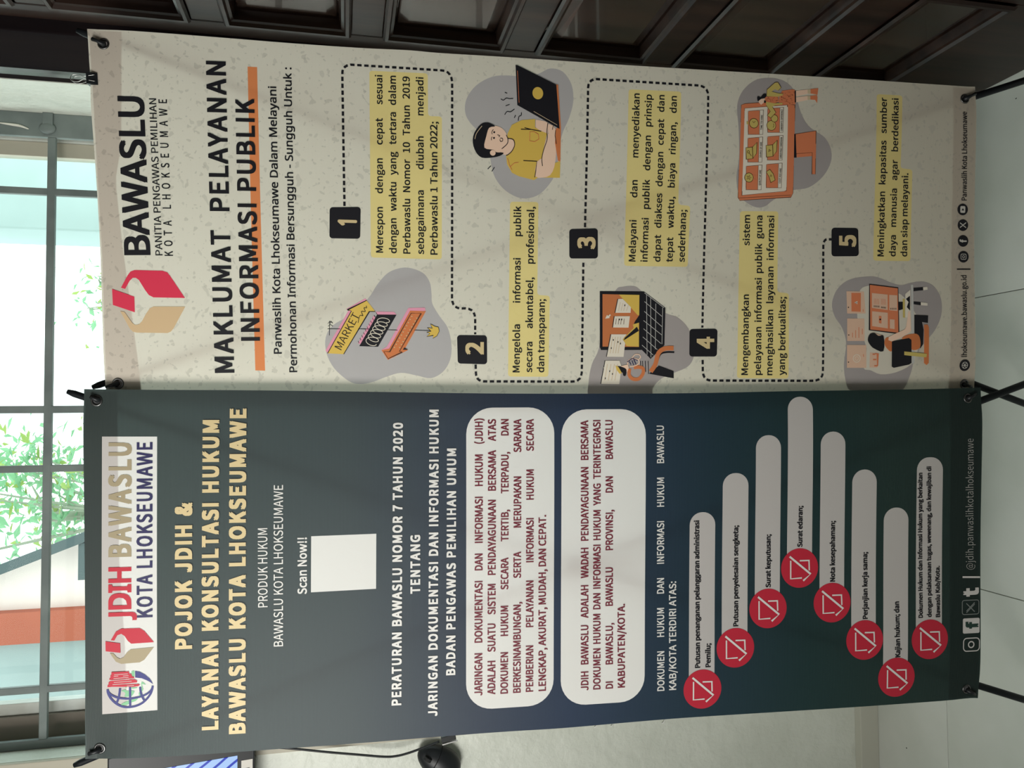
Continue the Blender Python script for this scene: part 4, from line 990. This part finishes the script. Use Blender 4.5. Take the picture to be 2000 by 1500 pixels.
for x, y in [(random.uniform(625, 755), random.uniform(240, 362)) for _ in range(40)]+[(random.uniform(480, 595), random.uniform(297, 340)) for _ in range(20)]:
    C.stroke(S, D3, [(x, y), (x+5, y+5)], 3, brn, 5)
# ---- desk worker
S = 'desk_worker_picture'
C.poly(S, D6, [(300, 430), (380, 390), (500, 395), (700, 480), (810, 620), (870, 760), (860, 1000), (800, 1150), (650, 1235), (500, 1255), (400, 1215), (330, 1190), (360, 1000), (280, 800), (270, 560)], mat('print_pale_blob', (.66, .62, .52), .55), 1.6, smooth=3)
for q in ([(165, 443), (335, 448), (350, 662), (170, 662)], [(170, 710), (338, 712), (338, 930), (170, 930)], [(168, 968), (355, 970), (358, 1192), (168, 1192)], [(390, 1042), (465, 1045), (465, 1190), (388, 1188)]): C.poly(S, D6, q, peach, 2)
C.poly(S, D6, [(212, 460), (305, 462), (302, 645), (212, 642)], dora, 2.5); C.poly(S, D6, [(240, 558), (268, 548), (268, 568)], creamp, 3)
C.poly(S, D6, [(240, 555), (270, 538), (270, 572)], creamp, 3)
C.disc(S, 262, 1100, 40, creamp, 2.6, 24, inner=34, T=D6); C.disc(S, 262, 1100, 20, creamp, 2.6, 20, inner=16, T=D6)
for q in ([(415, 1060), (440, 1060)], [(440, 1055), (465, 1055), (465, 1175)], [(420, 1112), (452, 1112)], [(432, 1172), (465, 1172)]): C.stroke(S, D6, q, 12, dora, 3)
for a_, b_ in (((220, 850), (220, 895)), ((250, 825), (250, 900)), ((282, 795), (282, 900)), ((315, 810), (315, 865)), ((325, 620), (325, 645)), ((325, 1060), (328, 1085))): C.stroke(S, D6, [a_, b_], 6, dora, 3)
for x, y in ((182, 602), (184, 872), (182, 1137)): C.disc(S, x, y, 6, ink, 3, 10, T=D6)
C.poly(S, D6, [(385, 372), (668, 408), (675, 858), (630, 858), (378, 825)], ink, 3, smooth=0)
C.poly(S, D6, [(392, 382), (662, 416), (665, 850), (392, 818)], dora, 3.4)
C.poly(S, D6, [(410, 462), (562, 478), (562, 628), (410, 608)], peach, 3.8); C.poly(S, D6, [(578, 480), (655, 485), (655, 638), (578, 630)], peach, 3.8)
C.poly(S, D6, [(410, 640), (562, 655), (562, 808), (410, 785)], peach, 3.8); C.poly(S, D6, [(582, 718), (628, 722), (628, 815), (582, 808)], peach, 3.8)
C.poly(S, D6, [(475, 685), (500, 687), (500, 760), (475, 755)], dora, 4.2); C.disc(S, 488, 720, 9, ink, 4.5, 10, T=D6)
for k in range(5):
    C.stroke(S, D6, [(430+k*12, 582+k), (430+k*12, 600+k)], 6, ink, 4.2)
    C.stroke(S, D6, [(500+k*10, 594+k), (500+k*10, 610+k)], 6, ink, 4.2)
    C.stroke(S, D6, [(430+k*11, 515+k), (432+k*11, 570+k)], 3, dora, 4.2); C.stroke(S, D6, [(500+k*10, 518+k), (502+k*10, 575+k)], 3, dora, 4.2)
    C.stroke(S, D6, [(590+k*13, 608), (590+k*13, 624)], 6, ink, 4.2)
C.poly(S, D6, [(668, 548), (712, 548), (712, 620), (672, 632)], ink, 3); C.poly(S, D6, [(710, 520), (730, 520), (730, 705), (710, 700)], oliv, 3.2)
C.poly(S, D6, [(735, 470), (785, 430), (785, 700), (735, 700)], creamp, 3); C.poly(S, D6, [(740, 520), (780, 488), (780, 635), (748, 600), (765, 550)], ink, 3.4)
gw = mat('print_desk_grey', (.55, .55, .52), .5)
C.poly(S, D6, [(790, 380), (812, 380), (822, 1150), (796, 1150)], gw, 3)
for q in ([(815, 412), (908, 405), (910, 435), (815, 445)], [(815, 545), (885, 552), (885, 582), (815, 572)]): C.poly(S, D6, q, ink, 3)
for q in ([(908, 405), (950, 402), (952, 430), (910, 435)], [(885, 552), (950, 560), (950, 585), (885, 582)]): C.poly(S, D6, q, creamp, 3)
C.poly(S, D6, [(820, 675), (955, 682), (952, 755), (895, 745), (910, 820), (905, 960), (880, 1002), (850, 960), (820, 850)], ink, 3.4)
C.poly(S, D6, [(730, 880), (820, 858), (865, 880), (880, 950), (870, 1000), (820, 1020), (780, 1000), (700, 920)], ora, 3.8, smooth=3)
C.poly(S, D6, [(540, 905), (580, 895), (620, 930), (600, 1030), (560, 1010), (530, 960)], ora, 3.4, smooth=3)
C.poly(S, D6, [(570, 890), (700, 830), (740, 790), (760, 650), (780, 655), (785, 800), (770, 850), (600, 935)], skin, 4.2, smooth=2)
C.poly(S, D6, [(915, 770), (950, 770), (962, 800), (962, 1145), (940, 1165), (915, 1145)], ora, 3.4)
C.poly(S, D6, [(600, 935), (765, 902), (790, 920), (792, 1145), (770, 1160), (620, 1192), (600, 1180)], ink, 4.8)
C.poly(S, D6, [(720, 1032), (940, 1055), (935, 1090), (720, 1068)], oliv, 5.2)
C.poly(S, D6, [(430, 852), (500, 875), (480, 920), (440, 900)], peach, 4.5)
C.poly(S, D6, [(430, 852), (385, 865), (366, 920), (390, 970), (430, 1005), (518, 1030), (520, 885), (470, 880)], ink, 4.8, smooth=3)

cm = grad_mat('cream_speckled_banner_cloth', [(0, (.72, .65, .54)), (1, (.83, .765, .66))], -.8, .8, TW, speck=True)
cou = (curve2([(206, 780), (203, 750), (200, 650), (196, 500), (191, 400), (184, 300), (177, 210), (175, 150), (171, 100), (166, 52)]) +
       curve2([(166, 52), (300, 61), (440, 72), (560, 82), (700, 92), (800, 97), (860, 102.5), (1000, 111), (1200, 124.5), (1400, 136.5), (1530, 144), (1700, 155), (1860, 166), (1909, 167)]) +
       curve2([(1909, 167), (1905, 300), (1903, 450), (1903, 600), (1906, 757), (1907, 778)]) +
       curve2([(1907, 778), (1600, 790), (1000, 796), (500, 790), (206, 780)]))
hemc = mat('folded_hem_backing', (.55, .50, .49), .7)
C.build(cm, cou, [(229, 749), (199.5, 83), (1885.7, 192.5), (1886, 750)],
        [[(206, 776), (203, 650), (199, 500), (187, 300), (178, 150), (169, 56), (235, 60), (236, 180), (236, 260), (232, 310), (226, 345), (227, 370), (239, 480), (255, 600), (268, 700), (276, 776)],
         [(1862, 170), (1906, 171), (1901, 450), (1901, 600), (1904, 776), (1853, 776), (1857, 500)]], hemc)

# ---- stands
def stand(B, tips, feet, hooks, zoff):
    hub = -.034+zoff
    hubp = None
    ctr = Vector((sum(B.loc(*t).x for t in tips)/2, 0))
    for i, t in enumerate(tips):
        c = B.loc(*t); bm = bmesh.new()
        p0 = B.P(ctr.x, 0, hub); p1 = B.P(c.x, c.y, -.007)
        tube(bm, [p0, p0.lerp(p1, .5), p1.lerp(p0, .012), p1], .0055, 10, rads=[.0062, .0058, .0056, .0038])
        mesh_obj('pole', bm, blackm, B.root, True)
    for i, f in enumerate(feet):
        c = B.loc(*f); bm = bmesh.new()
        p0 = B.P(ctr.x, 0, hub); p1 = B.P(c.x, c.y, -.009)
        d = p1-p0; k = (-.0-B.L.z-p0.z+.006)/d.z
        p2 = p0+d*k
        tube(bm, [p0, p1, p2], .0068, 10)
        leg = mesh_obj('leg', bm, blackm, B.root, True)
        bm = bmesh.new(); bmesh.ops.create_cone(bm, cap_ends=True, segments=12, radius1=.011, radius2=.009, depth=.02, matrix=Matrix.Translation(Vector((p2.x, p2.y, .010))))
        mesh_obj('rubber_foot', bm, blackp, leg)
    p0 = B.P(ctr.x, 0, hub)
    bm = bmesh.new(); tube(bm, [p0, Vector((p0.x, p0.y+.30, .008))], .0066, 10); rl_ = mesh_obj('rear_leg', bm, blackm, B.root, True)
    bm = bmesh.new(); bmesh.ops.create_cone(bm, cap_ends=True, segments=20, radius1=.021, radius2=.018, depth=.026,
                                            matrix=Matrix.Translation(p0) @ B.Nn.to_track_quat('Z', 'Y').to_matrix().to_4x4())
    mesh_obj('hub', bm, blackp, B.root)
    for (g, h) in hooks:
        a_, b_ = B.loc(*g), B.loc(*h); bm = bmesh.new()
        m_ = a_.lerp(b_, .5)
        tube(bm, [B.P(a_.x, a_.y, -.006), B.P(a_.x, a_.y, .0035), B.P(m_.x, m_.y, .006), B.P(b_.x, b_.y, .0045)], .003, 8, rads=[.0050, .0050, .0026, .0034])
        mesh_obj('hook', bm, blackp, B.root, True)
stand(G, [(125, 765), (138, 1503)], [(1960, 769.5), (1960, 1356)], [((188, 781), (176, 775)), ((190, 1468), (172, 1474)), ((1894, 777), (1906, 770)), ((1893, 1350), (1905, 1356))], 0)
stand(C, [(174, 757), (143, 52)], [(1955, 768), (1955, 171)], [((227, 749), (207, 756)), ((199.5, 84), (179, 75)), ((1886, 192.5), (1905, 183)), ((1886, 751), (1897, 756))], -.012)

# ------------------------------------------------------------------ binder clip on the cream banner's top edge
e0, e1 = C.loc(177, 165), C.loc(175.5, 142)
cl = tag(empty('binder_clip', tuple(C.P(*((e0+e1)/2))+C.L)), 'small black binder clip with wire handles gripping the cream banner top edge', 'clip')
u_ = ((e1-e0).normalized()); W3 = lambda a, b, n: C.O+C.A*a+C.B*b+C.Nn*(C.w(a, b)+n)-cl.location
mid = (e0+e1)/2; hw = (e1-e0).length/2; vv = Vector((-u_.y, u_.x))
bm = bmesh.new()
secs = []
for sgn in (-1, 1):
    q = []
    for (h, n) in ((.0045, .0075), (.0045, -.0075), (-.0105, -.0016), (-.0105, .0016)):
        p = mid+u_*hw*sgn+vv*h; q.append(bm.verts.new(W3(p.x, p.y, n)))
    secs.append(q)
for i in range(4): bm.faces.new((secs[0][i], secs[0][(i+1) % 4], secs[1][(i+1) % 4], secs[1][i]))
bm.faces.new(secs[0]); bm.faces.new(secs[1][::-1]); bmesh.ops.recalc_face_normals(bm, faces=bm.faces[:])
mesh_obj('clip_body', bm, blackp, cl)
for n0 in (.0022, -.0022):
    bm = bmesh.new(); pts = []
    for (s_, h) in ((-.55, -.008), (-.35, .004), (-.30, .010), (-.62, .018), (-.5, .026), (0, .029), (.5, .026), (.62, .018), (.30, .010), (.35, .004), (.55, -.008)):
        p = mid+u_*hw*s_+vv*h; pts.append(W3(p.x, p.y, n0+(.0035 if n0 > 0 else -.0035)*(1 if h < .011 else .6)))
    tube(bm, spline(pts, 4), .0006, 6)
    mesh_obj('wire_handle', bm, chrome, cl, True)

# ------------------------------------------------------------------ wall monitor at the left
mo = tag(empty('wall_monitor', (-.690, 1.80, 1.594)), 'black wall-mounted monitor showing a pale blue picture beside the green banner', 'monitor')
mo.rotation_euler = (math.radians(11), 0, 0)
bm = bmesh.new(); bx(bm, -.54, 0, -.02, .012, 0, .285, .003); mesh_obj('casing', bm, blackp, mo)
scm = mat('lit_screen', (.02, .03, .06), .2)
nt = scm.node_tree; b = nt.nodes['Principled BSDF']
tc = N(scm, 'ShaderNodeTexCoord'); mp = N(scm, 'ShaderNodeMapping'); mp.inputs['Rotation'].default_value = (0, math.radians(35), 0)
wv = N(scm, 'ShaderNodeTexWave', wave_type='BANDS', bands_direction='X'); wv.inputs['Scale'].default_value = 16; wv.inputs['Distortion'].default_value = 1.5; wv.inputs['Detail Scale'].default_value = .6
cr = N(scm, 'ShaderNodeValToRGB'); cr.color_ramp.elements[0].position = .10; cr.color_ramp.elements[1].position = .22
cr.color_ramp.elements[0].color = (.03, .05, .5, 1); cr.color_ramp.elements[1].color = (.45, .65, 1, 1)
nt.links.new(tc.outputs['Object'], mp.inputs[0]); nt.links.new(mp.outputs[0], wv.inputs[0]); nt.links.new(wv.outputs['Fac'], cr.inputs[0])
nt.links.new(cr.outputs[0], b.inputs['Emission Color']); b.inputs['Emission Strength'].default_value = .9
bm = bmesh.new(); bx(bm, -.505, -.040, -.0215, -.0195, .036, .262); mesh_obj('screen', bm, scm, mo)
bm = bmesh.new(); bx(bm, -.30, -.24, .012, .066, .10, .18, .004); mesh_obj('wall_bracket', bm, blackp, mo)
bm = bmesh.new(); bx(bm, -.120, -.052, -.0212, -.0202, .005, .028); st_ = mesh_obj('sticker', bm, mat('label_paper', (.75, .72, .66), .6), mo)
bm = bmesh.new(); xx = -.100
for k in range(14):
    w_ = random.choice((.0008, .0012, .002)); bx(bm, xx, xx+w_, -.0217, -.0213, .011, .024); xx += w_+random.choice((.0008, .0014))
mesh_obj('barcode', bm, ink, st_)

# ------------------------------------------------------------------ mouse hanging on the wall with its cable
mc = at(858, 1482, 1, 1.835)
ms = tag(empty('computer_mouse', (mc.x-.010, 1.845, mc.z)), 'black computer mouse hanging against the white wall by its cable', 'mouse')
ms.rotation_euler = (0, math.radians(32), 0)
bm = bmesh.new(); bmesh.ops.create_uvsphere(bm, u_segments=28, v_segments=18, radius=1)
for v in bm.verts:
    x, y, z = v.co
    f = 1-.14*z
    v.co = Vector((x*.037*f, (-abs(y)*.030*(1-.15*z) if y < 0 else y*.012), z*.056))
mesh_obj('shell', bm, blackp, ms, True)
bm = bmesh.new(); tube(bm, [Vector((.037*.97*math.cos(t), -.0015-.0300*math.sin(t), .012)) for t in [k/16*PI for k in range(17)]], .0006, 6); mesh_obj('seam', bm, mat('seam_black', (.002, .002, .002), .7), ms)
bm = bmesh.new(); bmesh.ops.create_cone(bm, cap_ends=True, segments=16, radius1=.009, radius2=.009, depth=.007, matrix=Matrix.Translation((0, -.0235, .033)) @ Matrix.Rotation(PI/2, 4, 'Y')); mesh_obj('scroll_wheel', bm, mat('wheel_rubber', (.02, .02, .02), .8), ms)
# cable with usb plug
pts = [at(x, y, 1, 1.832) for x, y in ((492, 1459), (540, 1460), (580, 1463), (640, 1469), (700, 1474), (750, 1478), (775, 1476.5), (800, 1470), (830, 1459), (858, 1448))]
cb = tag(empty('usb_cable', tuple(pts[-1])), 'thin black cable running down the white wall to a plug above the mouse', 'cable')
bm = bmesh.new(); tube(bm, [Vector(p)-cb.location for p in spline([tuple(p) for p in pts], 5)], .0028, 8); mesh_obj('cord', bm, blackp, cb, True)
a_, b_ = at(862, 1446, 1, 1.805), at(890, 1438, 1, 1.805)
ang = math.atan2(b_.z-a_.z, b_.x-a_.x)
pm = Matrix.Translation((a_+b_)/2-cb.location) @ Matrix.Rotation(-ang, 4, 'Y')
bm = bmesh.new(); bx(bm, -.017, .017, -.005, .004, -.006, .008, .0015, mx=pm); mesh_obj('plug', bm, blackp, cb)
bm = bmesh.new(); bx(bm, -.017, .019, -.0065, -.003, -.010, -.0065, .0005, mx=pm); mesh_obj('plug_contact', bm, chrome, cb)
# adhesive scraps left on the wall
tp = mat('clear_tape', (.85, .86, .84), .25)
for (x, y), dx in (((1160, 1420), 14), ((1192, 1418), 5), ((1292, 1412), 8)):
    p = at(x, y, 1, YB); bm = bmesh.new()
    tube(bm, spline([(0, -.003, 0), (dx*.0004, -.006, -dx*.0004), (dx*.0012, -.004, -dx*.0010)], 4), .0012, 6)
    o = mesh_obj('tape_scrap', bm, tp); o.location = p
    nm_ = {1160: 'longest curled white tape scrap on the wall, uppermost of three', 1192: 'tiny white tape scrap on the wall, middle of three', 1292: 'curled white tape scrap on the wall, lowest of three'}[x]
    tag(o, nm_, 'tape', 'tape scraps on the wall')
